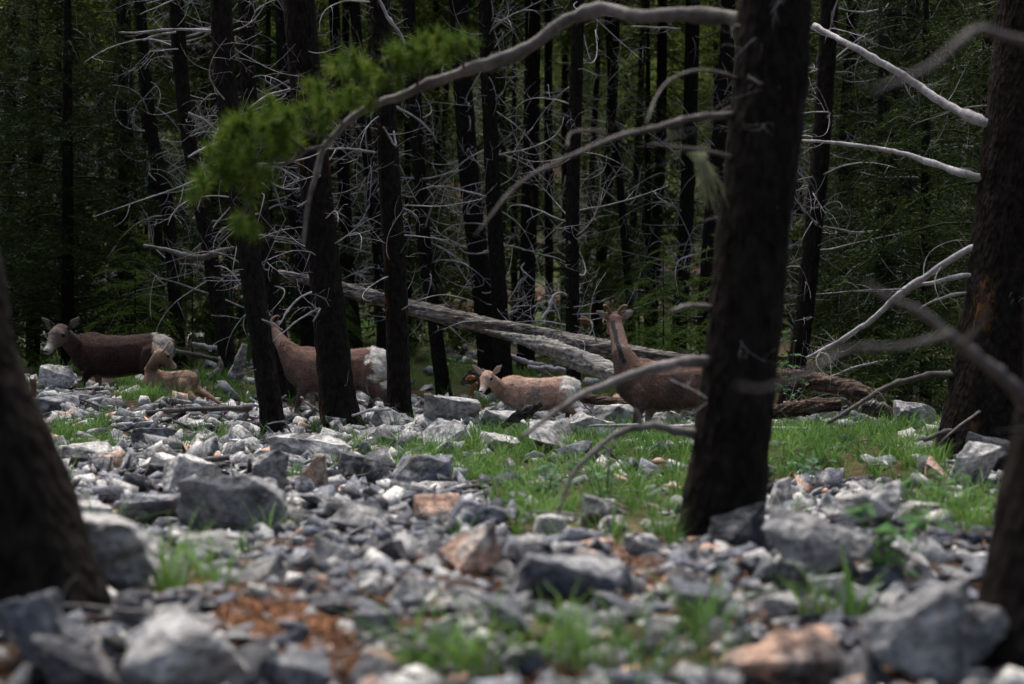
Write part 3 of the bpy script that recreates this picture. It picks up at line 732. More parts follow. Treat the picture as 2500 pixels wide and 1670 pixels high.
SIDE = [
 ([(935, 880), (930, 690), (895, 346), (865, 0)], 22, 30, 'slim trunk close behind the trunk at the white rump'),
 ([(1083, 957), (1050, 700), (1030, 540), (1018, 320), (998, 0)], 19.5, 36, 'slim trunk left of the twin trunks beyond the fallen log'),
 ([(1194, 915), (1176, 700), (1150, 480), (1136, 300), (1120, 0)], 19.5, 50, 'left one of the twin trunks behind the middle lamb'),
 ([(1232, 934), (1218, 700), (1206, 500), (1192, 200), (1186, 0)], 19.0, 40, 'right one of the twin trunks behind the middle lamb'),
 ([(1284, 880), (1287, 700), (1297, 346), (1300, 0)], 26, 42, 'dark trunk between the twin trunks and the straight post-like trunk'),
 ([(1402, 958), (1398, 760), (1397, 560), (1402, 346), (1412, 0)], 17.6, 34, 'straight trunk rising behind the fallen log left of the horned head'),
 ([(1452, 860), (1463, 690), (1490, 346), (1502, 0)], 30, 28, 'thin trunk just left of the horned ewe head'),
 ([(1588, 870), (1596, 700), (1613, 346), (1617, 0)], 28, 28, 'thin trunk right of the horned ewe head'),
 ([(1655, 870), (1668, 640), (1681, 420), (1692, 0)], 24, 38, 'trunk behind the shoulder of the right ewe'),
 ([(1716, 880), (1740, 500), (1770, 200), (1778, 0)], 22, 40, 'trunk half hidden behind the thick dark trunk'),
 ([(1925, 985), (1960, 800), (1985, 560), (2006, 346), (2025, 0)], 15.5, 46, 'trunk standing by the leafy shrub right of the thick dark trunk'),
 ([(2050, 900), (2060, 600), (2066, 300), (2085, 0)], 22, 34, 'slender trunk with pale lichen streaks behind the right branches'),
 ([(2150, 945), (2160, 750), (2170, 400), (2180, 0)], 18, 50, 'stout trunk behind the rotting logs'),
 ([(2212, 930), (2218, 700), (2225, 300), (2230, 0)], 19.5, 36, 'trunk right beside the stout one behind the rotting logs'),
 ([(440, 905), (420, 640), (405, 480), (370, 320), (341, 0)], 19, 32, 'thin trunk behind the white rump of the dark ewe'),
 ([(572, 968), (548, 830), (525, 700), (506, 580), (455, 300), (430, 0)], 17, 38, 'trunk left of the leaning trunk by the bleached root'),
 ([(705, 985), (690, 880), (663, 700), (640, 530), (610, 250), (600, 0)], 16, 42, 'dark trunk right behind the neck of the standing ewe'),
 ([(758, 880), (748, 760), (730, 600), (700, 300), (690, 0)], 22, 40, 'trunk between the ewe neck and the broad trunk'),
 ([(335, 830), (330, 700), (318, 500), (300, 0)], 26, 38, 'dim trunk above the back of the dark ewe'),
 ([(378, 850), (385, 640), (360, 300), (340, 0)], 24, 32, 'dim thin trunk above the rump of the dark ewe'),
 ([(870, 860), (850, 600), (830, 300), (815, 0)], 27, 30, 'far slim trunk between the broad trunk and its neighbour'),
 ([(1345, 860), (1340, 600), (1338, 0)], 32, 22, 'far thin trunk left of the post-like trunk'),
 ([(1545, 850), (1530, 640), (1510, 420), (1500, 350)], 26, 20, 'thin bent trunk beside the horned head'),
]
for ax, d_, w_, lab in SIDE:
    pine(ax, d_, w_, lab, 'bark', nbr=int(40 + 12 * random.random()), blen=(.3, 1.3), zr=(.9, .9 + d_ * .26), sides=16, thick=1.25 if d_ > 20 else 1.05, top=15)

# background pines: five patterns, copied with their parts
def bg_proto(seed):
    r = np.random.default_rng(seed); t = empty('pine_tree')
    n = 9; c = np.stack([np.cumsum(r.normal(size=n) * .06), np.cumsum(r.normal(size=n) * .05), np.linspace(-.3, 15, n)], -1)
    mb = MB(); tube(mb, smooth_path(c, 26), np.linspace(.125, .05, 26), 9, .10, False); obj('trunk', mb.mesh('trunk', True), M['bark_far'], t)
    mb = MB()
    for k in range(80):
        z = .6 + 8.4 * r.random(); az = r.random() * 6.28; p = np.array([np.interp(z, c[:, 2], c[:, 0]), np.interp(z, c[:, 2], c[:, 1]), z])
        curve_branch(mb, p, (math.cos(az), math.sin(az), r.normal() * .3), .35 + 1.0 * r.random(), .013, .004, r.normal() * .5, .14, r, 7, 3, int(r.integers(0, 4)))
    o = obj('dead_branches', mb.mesh('dead_branches'), M['twig'], t); o['kind'] = 'stuff'
    obj('crown', PIN[seed % 3], None, t, (0, 0, 8.0))
    return t
PR = [bg_proto(70 + k) for k in range(5)]
def copy_tree(o, parent=None):
    c = o.copy(); COL.objects.link(c); c.parent = parent
    for ch in o.children: copy_tree(ch, c)
    return c
used = [False] * 5
occupied = [(ax[0][0], d_) for ax, d_, w_, lab in SIDE]
def bgplace(x, y, k, s, label, group):
    t = PR[k] if not used[k] else copy_tree(PR[k]); used[k] = True
    t.location = (x, y, g1(x, y)); t.rotation_euler = (random.gauss(0, .02), random.gauss(0, .03), random.uniform(0, 6.28)); t.scale = (s, s, s)
    tag(t, label, 'tree', group)
LMB = [(60, 'above the head of the dark ewe'), (230, 'above the back of the dark ewe'), (440, 'by the thin trunk at the dark ewe rump'), (560, 'left of the leaning trunk'), (700, 'between the leaning and the broad trunk'),
       (870, 'between the broad trunk and its straight neighbour'), (1010, 'left of the twin trunks'), (1110, 'close to the twin trunks'), (1260, 'right of the twin trunks'), (1345, 'left of the post-like trunk'),
       (1450, 'above the horned head'), (1560, 'right of the horned head'), (1670, 'just left of the thick dark trunk'), (1850, 'behind the thick dark trunk'), (1960, 'right of the thick dark trunk'),
       (2080, 'by the slender lichen streaked trunk'), (2220, 'left of the orange patched trunk'), (2430, 'behind the orange patched trunk')]
def where(u): return min(LMB, key=lambda L: abs(L[0] - u))[1]
nb = 0; tries = 0; placed = []
while nb < 105 and tries < 5000:
    tries += 1
    y = 22 + 50 * random.random() ** .9; x = random.uniform(-.46, .46) * y
    if any(math.hypot(x - a, y - b) < 1.5 for a, b in placed): continue
    u, v = proj(x, y, 0)
    if y < 34 and any(abs(u - a) < 34 for a, b in occupied): continue
    placed.append((x, y)); nb += 1
    dd_ = 'faint distant' if y > 56 else 'distant' if y > 40 else 'shaded'
    lab = f'{dd_} pine with bare twigs {where(u)}'
    bgplace(x, y, random.randrange(5), random.uniform(.8, 1.2), lab, lab)
# unseen pines added around and behind the camera so that light reaches the clearing only from above
for k in range(34):
    a = 2 * math.pi * k / 34 + random.uniform(-.06, .06); rr_ = random.uniform(9, 15)
    x, y = rr_ * math.sin(a) * 1.25, 6 + rr_ * math.cos(a)
    if y > 3 and abs(x) < .50 * y + 1.2: continue
    bgplace(x, y, random.randrange(5), random.uniform(.8, 1.1), 'unseen pine added beside the rocky clearing to block low sky light', 'unseen pines added to block side light')

# spruces
def spruce(x, y, s, label, group=None, kind='near', rot=None):
    t = empty('spruce_tree', (x, y, g1(x, y)), label, 'tree', group); pool = {'near': SPR, 'far': SPF, 'sapling': SAP}[kind]
    h = {'near': 7.6, 'far': 9.6, 'sapling': 2.2}[kind]
    mb = MB(); tube(mb, [(0, 0, -.2), (0, 0, h * .5), (0, 0, h)], [.09 if kind != 'sapling' else .02, .06 if kind != 'sapling' else .012, .004], 8); obj('trunk', mb.mesh('trunk'), M['bark_far'], t)
    obj('crown', pool[rng.integers(len(pool))], None, t, None, (0, 0, random.uniform(0, 6)))
    t.scale = (s, s, s * random.uniform(.95, 1.15)); return t
def at(u, y): return (u - 1250) / F * y
NEAR = [(-30, 19.0, 1.05, 'dense dark spruce above the head of the dark ewe'), (165, 18.6, 1.05, 'dark spruce with drooping boughs just behind the dark ewe'), (-420, 14.5, 1.0, 'dark spruce cut by the picture edge beside the dark ewe'),
        (300, 21.0, 1.0, 'shaded spruce between the dark ewe and the thin trunks'), (2260, 15.5, .8, 'dark green spruce just behind the thick right trunk'), (2150, 17.5, .85, 'spruce between the stout trunk and the slender trunk on the right'),
        (2440, 13.5, .9, 'dark spruce crowded behind the orange patched trunk'), (80, 21.5, 1.2, 'tall spruce in the darkest part of the forest')]
for u, y, s, lab in NEAR: spruce(at(u, y), y, s, lab, None, 'near')
for k, (u, y, s) in enumerate([(1620, 15.2, .8), (1560, 24, 1.0), (470, 21, .9), (1370, 27, .9), (1060, 29, 1.0), (820, 25, .8), (2080, 16.5, .7), (330, 17.5, .9), (640, 24, .9), (1750, 16.0, .9), (1180, 33, 1.1), (1490, 33, 1.2)]):
    lab = ['bright young spruce in front of the thick dark trunk group behind the right ewe', 'small lit spruce in the gap behind the horned head', 'small spruce behind the bleached root', 'small spruce seen beyond the fallen log and post-like trunk',
           'small spruce far beyond the fallen log', 'small spruce in the gap above the standing ewe back', 'young spruce behind the leafy shrub', 'young spruce above the dark ewe rump', 'young spruce beyond the standing ewe neck',
           'young spruce close behind the thick dark trunk', 'far small spruce beyond the twin trunks', 'far small spruce beyond the horned head'][k]
    spruce(at(u, y), y, s, lab, None, 'sapling')
nb = 0
for k in range(75):
    y = 27 + 50 * random.random(); x = random.uniform(-.50, .50) * y
    u, v = proj(x, y, 0)
    if 560 < u < 1900 and y < 55 and random.random() < .85: continue
    dd_ = 'very distant' if y > 58 else 'distant' if y > 42 else 'shaded'
    lab = f'{dd_} green spruce in the forest {where(u)}'
    spruce(x, y, random.uniform(.8, 1.3), lab, lab, 'far')
for u, y, s_, lab in [(655, 26, 1.0, 'dim spruce filling the gap behind the leaning trunk'), (720, 31, 1.1, 'dim spruce behind the gap left of the broad trunk'), (560, 29, 1.1, 'dim spruce beyond the bleached root')]: spruce(at(u, y), y, s_, lab, None, 'far')
# far-off wood as one mass
mb = MB(); r = np.random.default_rng(5)
for k in range(2100):
    y = 74 + 52 * r.random(); x = (r.random() * 2 - 1) * .60 * y; z = g1(x, y) + 9 * r.random(); V, A = BGF[r.integers(4)]
    Rm = np.array(Euler((r.normal() * .4, r.normal() * .4, r.random() * 6.28)).to_matrix()) * (4.0 + 2 * r.random())
    mb.add(V @ Rm.T + (x, y, z), A[0], A[1])
tag(obj('distant_forest', mb.mesh('distant_forest'), M['far_spruce']), 'far-off dark mass of conifers closing the view', 'forest', kind='stuff')

# ------------------------------------------------------------------ branches drawn individually
k_ = 1.0650
def px(L): return [(a * k_, b * k_) for a, b in L]
mr = Vector(MAIN.location); dr = Vector(DT.location); er = Vector(EDGE.location)
o, c = stroke('branch', px([(1770, 75), (1705, 55), (1640, 38), (1560, 34), (1480, 40), (1430, 34), (1370, 22), (1290, 55), (1180, 125), (1060, 165), (950, 210), (870, 235), (790, 285), (742, 335), (722, 400), (705, 470), (695, 560)]), [5.0, 5.3, 5.6, 5.6], [38, 34, 34, 30, 30, 26, 22, 20, 17, 12, 8], 'branch', MAIN, mr, 70, twigs=14, twl=.16, tmat='branch')
o['label'] = 'long grey branch arching left from the trunk with green tufts'
# pine tufts on the arching branch
def pine_tuft(seed, n=130, L=.055, w=.0016):
    r = np.random.default_rng(seed); mb = MB(); d = r.normal(size=(n, 3)); d[:, 0] += .5; d /= np.linalg.norm(d, axis=1)[:, None]
    c0 = np.zeros((n, 3)); c0[:, 0] = r.random(n) * .05; sd = np.cross(d, r.normal(size=(n, 3))); sd /= np.linalg.norm(sd, axis=1)[:, None]
    ln = L * (.7 + .5 * r.random((n, 1)))
    mb.add(np.stack([c0 - sd * w, c0 + sd * w, c0 + d * ln], 1).reshape(-1, 3), None, np.arange(3 * n).reshape(-1, 3)); me = mb.mesh('needle_tuft'); me.materials.append(M['tuft']); return me
PT = [pine_tuft(k) for k in range(4)]
tufts = [(1060, 85), (1035, 110), (975, 125), (945, 105), (1000, 95), (830, 175), (800, 160), (845, 200), (780, 195), (810, 215), (735, 225), (700, 235), (720, 260), (745, 250), (640, 275), (665, 290), (620, 255), (650, 310), (600, 285), (575, 290),
         (590, 310), (680, 330), (540, 370), (520, 350), (560, 390), (500, 390), (545, 415), (580, 370), (530, 330), (490, 350), (610, 350), (640, 360), (555, 500), (540, 520), (440, 440), (600, 400), (470, 420), (870, 165), (900, 140)]
sub_o, sc_ = stroke('branch', px([(742, 335), (700, 345), (660, 372), (600, 380), (540, 400)]), [5.5, 5.5], [10, 6, 4], 'branch', MAIN, mr, 20)
for (a1, b1), (a2, b2) in [((870, 235), (820, 190)), ((950, 210), (960, 125)), ((790, 285), (720, 240)), ((760, 315), (650, 290)), ((660, 372), (560, 300)), ((700, 345), (620, 280)), ((1060, 165), (1045, 95)), ((600, 380), (545, 510))]:
    stroke('branch', px([(a1, b1), ((a1 + a2) / 2 + 8, (b1 + b2) / 2 + 6), (a2, b2)]), [5.5, 5.4], [7, 4], 'twig_dark', MAIN, mr, 8, 5)
for q, (a, b) in enumerate(tufts):
    for rep in range(2):
        p = P(a * k_ + random.gauss(0, 17), b * k_ + random.gauss(0, 15), 5.45 + random.gauss(0, .06)) - mr
        obj('needle_tuft', PT[(q + rep) % 4], None, MAIN, p, (random.uniform(0, 6), random.uniform(0, 6), random.uniform(0, 6)), random.uniform(.9, 1.5))
AXM = ([0, 300, 560, 900, 1120, 1350], [1895, 1870, 1838, 1808, 1780, 1757]); AXD = ([0, 400, 700, 900, 1085], [2532, 2486, 2455, 2424, 2402])
def S(pts_, *a, **k):
    # root the limb in the heart of its trunk
    for par, ax, lim in ((MAIN, AXM, 175), (DT, AXD, 190)):
        if a[3] is par:
            u0 = float(np.interp(pts_[0][1], *ax))
            if abs(pts_[0][0] - u0) < lim:
                dp = list(np.interp(np.linspace(0, 1, len(pts_)), np.linspace(0, 1, len(a[0])), a[0])); d0 = 5.0 if par is MAIN else 9.2
                dp[0] = d0; pts_ = [(u0, pts_[0][1] + 4)] + list(pts_); a = ([d0 + .03] + dp,) + tuple(a[1:])
    return stroke('branch', pts_, *a, **k)
S(px([(1690, 262), (1600, 268), (1500, 295), (1400, 320), (1280, 372), (1180, 430), (1090, 540)]), [5.0, 4.4, 4.1], [22, 17, 13, 10, 5], 'twig_dark', MAIN, mr, 40, twigs=4, twl=.2, tmat='twig_dark')
S(px([(1400, 322), (1370, 300), (1310, 305), (1300, 340)]), [4.6, 4.4], [8, 4], 'twig_dark', MAIN, mr, 14)
S(px([(1690, 180), (1640, 165), (1580, 165), (1530, 190), (1500, 232), (1480, 290)]), [4.9, 4.2], [11, 8, 4], 'twig_dark', MAIN, mr, 24)
S(px([(1690, 362), (1630, 348), (1560, 338), (1490, 330)]), [4.9, 4.2], [13, 9, 5], 'twig_dark', MAIN, mr, 20, twigs=3, twl=.15, tmat='twig_dark')
S(px([(1640, 826), (1540, 835), (1450, 857), (1380, 885), (1320, 912), (1260, 950), (1195, 1005)]), [4.9, 4.6, 4.3], [26, 24, 20, 16, 10], 'branch', MAIN, mr, 44)
S(px([(1600, 998), (1540, 985), (1480, 977), (1420, 990), (1360, 1035), (1310, 1090), (1280, 1170)]), [4.95, 4.7, 4.6], [24, 22, 18, 12, 8], 'branch', MAIN, mr, 44, twigs=3, twl=.1)
S(px([(1475, 978), (1462, 945), (1435, 935)]), [4.8, 4.7], [10, 5], 'branch', MAIN, mr, 10)
S(px([(1630, 705), (1580, 700), (1535, 715)]), [4.9, 4.6], [14, 7], 'branch', MAIN, mr, 12)
S(px([(1415, 1000), (1390, 1055), (1420, 1110)]), [4.75, 4.7], [6, 3], 'branch', MAIN, mr, 12)
# beard of lichen on the fourth branch
mb = MB(); r = np.random.default_rng(3)
for q in range(46):
    p = np.array(P(1703 + r.normal() * 9, 372, 4.7) - mr); e = np.array(P(1738 + r.normal() * 16, 470 + r.normal() * 25, 4.7) - mr)
    tube(mb, smooth_path([p, (p + e) / 2 + r.normal(size=3) * .008, e], 5), [.002, .002, .002, .0018, .001], 3)
tag(obj('hanging_lichen', mb.mesh('hanging_lichen'), M['lichen']), 'pale green beard of lichen hanging beside the thick dark trunk', 'lichen').location = mr
# right trunk's branches
S(px([(2262, 285), (2170, 236), (2060, 170), (1960, 110), (1915, 82), (1865, 58)]), [9.3, 9.8, 10.2], [24, 22, 19, 16, 11], 'twig', DT, dr, 40, twigs=10, twl=.25)
S(px([(2245, 405), (2150, 378), (2080, 355), (2020, 342), (1950, 332), (1900, 327), (1838, 322)]), [9.3, 9.8, 10.2], [17, 15, 12, 10, 6], 'twig', DT, dr, 40, twigs=6, twl=.25)
S(px([(2228, 568), (2130, 630), (2060, 680), (1990, 740), (1920, 785), (1850, 820)]), [9.3, 9.6, 10], [12, 13, 14, 13, 7], 'twig', DT, dr, 40, twigs=14, twl=.3)
S(px([(2215, 632), (2150, 645), (2100, 658), (2050, 692)]), [9.3, 9.6], [10, 10, 8], 'twig', DT, dr, 20, twigs=3, twl=.2)
S(px([(2215, 672), (2140, 690), (2100, 715)]), [9.3, 9.6], [8, 7, 4], 'twig', DT, dr, 16)
S(px([(2205, 860), (2140, 860), (2090, 870), (2020, 895), (1960, 930), (1900, 970)]), [9.3, 9.2, 9.0], [16, 16, 14, 11, 8], 'twig_dark', DT, dr, 30, twigs=6, twl=.25, tmat='twig_dark')
S(px([(2200, 1000), (2170, 985), (2120, 1010)]), [9.2, 8.8], [14, 10], 'twig_dark', DT, dr, 12)
S(px([(2260, 935), (2200, 975), (2150, 1020)]), [8.4, 8.4], [9, 6, 5], 'branch', DT, dr, 14, twigs=2, twl=.1)
# blurred near branches of the edge trunk
S(px([(2420, 975), (2347, 910), (2250, 830), (2180, 770), (2120, 722), (2050, 690), (1990, 650)]), [3.0, 2.6, 2.3], [40, 36, 28, 18, 9], 'branch', EDGE, er, 40)
S(px([(2180, 765), (2080, 792), (1950, 800), (1860, 850), (1760, 890), (1690, 885)]), [2.5, 2.1, 1.9], [17, 14, 12, 9], 'twig_dark', EDGE, er, 30)
S(px([(2205, 790), (2240, 760), (2262, 710), (2245, 650)]), [2.5, 2.3], [14, 8], 'twig_dark', EDGE, er, 20)
S(px([(2480, 130), (2347, 95), (2250, 65), (2200, 90), (2130, 150), (2000, 210)]), [2.9, 2.2, 1.9], [40, 26, 18, 10], 'twig_dark', EDGE, er, 30)

# ------------------------------------------------------------------ fallen logs and sticks
def log(pix, depths, widths, mat, label, n=150, sides=34, name='fallen_log', cat='log', grp=None, ridge=.30, twist=2.0, stubs=0):
    dd = np.interp(np.linspace(0, 1, len(pix)), np.linspace(0, 1, len(depths)), depths)
    pts = [P(u, v, y) for (u, v), y in zip(pix, dd)]; root = pts[0].copy(); pts = [p - root for p in pts]
    c = smooth_path(pts, n); ws = np.interp(np.linspace(0, 1, n), np.linspace(0, 1, len(widths)), widths); ds = np.interp(np.linspace(0, 1, n), np.linspace(0, 1, len(depths)), depths)
    def nf(n_, s):
        a = np.arange(s)[None, :] / s * 6.283; z = np.arange(n_)[:, None] * .12; q = a + z * twist * .12
        return 1 + ridge * (vn(np.cos(q) * 4 + 20, np.sin(q) * 4 + z * .25, 1) - .5) * 1.6 + ridge * .9 * (vn(q * 5.4 + 40 + vn(q * 0 + 3, z * 1.1, 2) * 2, z * 1.7 + 7, 4) - .5) + ridge * .18 * (rng.random((n_, s)) - .5)
    mb = MB(); tube(mb, c, ws * .5 * ds / F, sides, 0, True, None, nf); me = mb.mesh(name, False)
    if grp or stubs:
        pass
    o = obj(name, me, M[mat]); o.location = root; tag(o, label, cat, grp)
    for q in range(stubs):
        w_ = int(rng.integers(3, n - 3)); t_ = obj('branch_stub', BR[rng.integers(len(BR))], None, o); t_.location = c[w_]
        t_.rotation_euler = (random.uniform(0, 6), random.uniform(-1.4, -.2), random.uniform(0, 6)); s = random.uniform(.15, .5); t_.scale = (s, s * 2, s * 2)
    return o
def log_mat(name, c0, c1, c2):
    m, t, b = newmat(name, .9, .2); v = coord(t, 'Object', (.7, 5.5, 5.5)); n1 = noise(t, 5, 6, .72, v, .8); n2 = noise(t, 2, 3, .6, coord(t, 'Object'))
    c = ramp(t, n1, [(.34, c0), (.48, c1), (.62, c2)]); c = mix(t, c, (.10, .038, .018), ramp(t, n2, [(.62, (0, 0, 0)), (.72, (.55, .55, .55))]))
    t.links.new(c, b.inputs['Base Color']); bump(t, b, n1, 1.0, .03); return m
M['log'] = log_mat('weathered_log', (.012, .010, .008), (.10, .088, .078), (.33, .30, .275))
M['log_pale'] = log_mat('pale_log', (.03, .027, .024), (.20, .19, .17), (.44, .42, .39))
M['log_brown'] = log_mat('rotting_log', (.012, .008, .006), (.050, .030, .022), (.17, .125, .10))
log([(680, 668), (780, 690), (870, 714), (1050, 764), (1200, 797), (1330, 822), (1400, 838), (1500, 852), (1600, 868), (1740, 890)], [16.2, 15.2, 14.4], [22, 28, 34, 39, 42, 40, 32, 26], 'log',
    'long weathered fallen log slanting across the clearing behind the lamb and ewes', stubs=14)
log([(1185, 806), (1235, 818), (1300, 836), (1360, 856), (1430, 885), (1500, 915), (1560, 945)], [15.2, 14.5, 13.9], [5, 14, 32, 44, 46, 42, 38], 'log_pale', 'pale cracked second limb forking below the fallen log', stubs=3)
log([(1890, 915), (1955, 925), (2050, 945), (2150, 970)], [13.5, 12.8], [34, 42, 42, 34], 'log_brown', 'rotting reddish brown log lying right of the thick dark trunk', stubs=3)
log([(1850, 1010), (1900, 1005), (1980, 992), (2050, 985)], [11.8, 11.8], [30, 36, 30], 'log_brown', 'short shaggy brown log in front of the rotting log', stubs=2)
log([(2100, 990), (2150, 1000), (2180, 1015)], [11.6, 11.6], [34, 38, 26], 'log', 'broken grey stump end beside the shaggy brown log', twist=4)
log([(205, 975), (260, 978), (312, 970)], [13.6, 13.6], [16, 26, 24], 'log_brown', 'short brown log piece under the dark ewe')
log([(1420, 972), (1480, 980), (1550, 990)], [13.2, 13], [22, 24, 20], 'log_brown', 'brown log piece behind the rocks left of the right ewe')
log([(1225, 1040), (1265, 1015), (1300, 1000), (1322, 985)], [11.6, 11.6], [14, 22, 24, 12], 'char', 'black crusted branch piece lying in front of the lamb', ridge=.8, n=30)
log([(1128, 935), (1150, 922), (1172, 918), (1180, 950)], [13.3, 13.1], [10, 34, 34, 20], 'char', 'broken charred stump piece behind the lamb muzzle', ridge=.6, n=24, name='stump', cat='stump')
log([(1136, 928), (1150, 921), (1158, 924)], [13.1, 13.05], [6, 13, 8], 'orange_wood', 'orange split wood showing on the charred stump', n=14, name='wood_splinter', cat='wood')
log([(1150, 965), (1155, 945), (1165, 935)], [13.1, 13.05], [12, 12, 8], 'orange_wood', 'orange rotten wood below the charred stump', n=14, name='wood_splinter', cat='wood')
log([(598, 840), (590, 870), (580, 900), (572, 925)], [15.2, 15.2], [12, 24, 26, 34], 'log_pale', 'bleached split root standing between two dark trunks', n=24, ridge=.5, name='root', cat='root')
log([(535, 870), (540, 895), (525, 915), (512, 925)], [16.2, 16.2], [5, 12, 18, 30], 'log_pale', 'small bleached root tip left of the dark trunk', n=20, ridge=.4, name='root', cat='root')
log([(82, 990), (82, 955), (80, 925)], [12.4, 12.4], [14, 14, 16], 'brown_wood', 'short cut brown stake standing beside the lower left trunk', n=20, ridge=.1, name='stake', cat='stake')
log([(1415, 780), (1430, 786), (1442, 792)], [21, 21], [22, 26, 18], 'orange_wood', 'orange end of a broken log beyond the fallen log', n=14)
STK = [
 ([(192, 973), (240, 992), (300, 1009), (390, 1006), (500, 1000), (620, 994)], 12.0, [5, 7, 12, 13, 14], 'twig_dark', 'long dark knobbly stick lying across the upper left scree', 18),
 ([(128, 1165), (240, 1155), (330, 1148), (420, 1130), (560, 1118)], 7.9, [26, 22, 18, 12], 'twig_dark', 'thick dark stick lying in front of the dark blue slab', 6),
 ([(218, 1110), (222, 1130), (230, 1150)], 7.6, [6, 8, 5], 'twig', 'small pale broken twig standing on the thick dark stick', 0),
 ([(272, 1115), (266, 1140), (260, 1172)], 7.4, [6, 8, 7], 'twig', 'pale forked twig beside the thick dark stick', 0),
 ([(1440, 1040), (1550, 1038), (1650, 1040), (1720, 1038), (1860, 1045), (1980, 1048)], 10.5, [5, 9, 10, 9, 8], 'twig', 'thin straight white stick lying behind the thick dark trunk', 5),
 ([(1640, 1090), (1690, 1075), (1750, 1065)], 9.4, [6, 8, 8], 'twig', 'short white stick in the grass under the right ewe', 1),
 ([(1715, 1295), (1735, 1330), (1790, 1352), (1850, 1365), (1930, 1375)], 4.9, [10, 13, 13, 10], 'branch', 'curved grey stick leaning over the rocks at the thick dark trunk', 2),
 ([(1510, 1370), (1560, 1405), (1610, 1425), (1670, 1418)], 4.9, [10, 17, 17, 12], 'branch', 'curved brown-grey stick lying in the rusty litter', 1),
 ([(1920, 1350), (2000, 1385), (2080, 1410), (2170, 1435)], 4.9, [8, 12, 10], 'branch', 'grey stick lying across the broad sloping rock', 2),
 ([(1710, 1390), (1760, 1410), (1830, 1460)], 4.6, [8, 11, 8], 'branch', 'brown stick among the rocks below the thick dark trunk', 0),
 ([(365, 1300), (420, 1315), (480, 1330), (560, 1345)], 5.6, [22, 18, 12], 'brown_wood', 'rotten brown stick under the biggest boulder', 3),
 ([(1095, 1412), (1110, 1385), (1148, 1350)], 4.4, [8, 12, 8], 'branch', 'short pale stick standing left of the salmon slab', 0),
 ([(652, 1035), (690, 1030), (705, 1045), (712, 1065)], 11.0, [3, 5, 5], 'twig', 'pale bent twig at the foot of the leaning trunk', 3),
 ([(650, 1040), (672, 1060), (690, 1072)], 11.0, [3, 4, 3], 'twig', 'thin pale twig crossing at the foot of the leaning trunk', 2),
 ([(860, 1015), (900, 1003), (955, 1000)], 11.8, [5, 8, 5], 'twig', 'bundle-like pale twig below the standing ewe belly', 5),
 ([(1510, 1085), (1400, 960), (1330, 905)], 12.9, [2, 3, 4], 'twig_dark', 'thin dark twig rising behind the lamb back', 2),
 ([(735, 970), (750, 985), (790, 1010)], 12.4, [5, 7, 5], 'twig', 'pale snapped stick beside the ewe foreleg', 1),
 ([(1230, 860), (1250, 872), (1290, 885), (1350, 895)], 19, [10, 12, 8], 'twig', 'pale fallen stick on the grass beyond the fallen log', 2),
 ([(1290, 895), (1340, 900), (1380, 902)], 18, [10, 12, 10], 'twig', 'grey stick lying in the grass beyond the lamb back', 0),
 ([(1325, 780), (1345, 745), (1350, 725), (1370, 715), (1385, 722)], 16.5, [8, 9, 6, 4], 'twig', 'curly bleached twig standing up behind the fallen log', 4),
 ([(415, 855), (450, 862), (510, 875), (540, 880)], 17, [12, 12, 10], 'twig_dark', 'dark stick leaning behind the lying lamb', 2),
 ([(470, 840), (520, 850), (560, 862)], 18, [10, 12, 8], 'twig', 'pale curved branch lying behind the thin trunk', 3),
 ([(350, 600), (420, 612), (480, 630), (530, 618), (570, 605)], 15.5, [6, 12, 18, 8], 'branch', 'lichen spotted broken branch in front of the thin trunk', 4),
 ([(1530, 1150), (1470, 1090), (1440, 1160)], 8.0, [4, 5, 3], 'twig_dark', 'dark thin twig in the grass under the arching branch', 1),
 ([(1950, 950), (2080, 900), (2140, 885), (2180, 880)], 13.8, [3, 5, 6, 6], 'twig', 'pale forked twig reaching toward the stout trunk', 7),
]
for pts_, d_, w_, m_, lab, tw_ in STK:
    dd = np.linspace(d_, d_ + .15, 2); root = P(*pts_[0], d_)
    o, c = stroke('fallen_stick', pts_, dd, w_, m_, None, root, 30, 7, 0)
    o.location = root; tag(o, lab, 'stick')
    for q in range(tw_):
        w_i = int(rng.integers(3, 28)); t_ = obj('twig', BR[rng.integers(len(BR))], None, o); t_.location = c[w_i]
        t_.rotation_euler = (random.uniform(0, 6), random.uniform(-1.4, .3), random.uniform(0, 6)); s = random.uniform(.08, .22) * d_ / 10; t_.scale = (s, s * 1.8, s * 1.8)
        t_.material_slots[0].link = 'OBJECT'; t_.material_slots[0].material = M[m_]
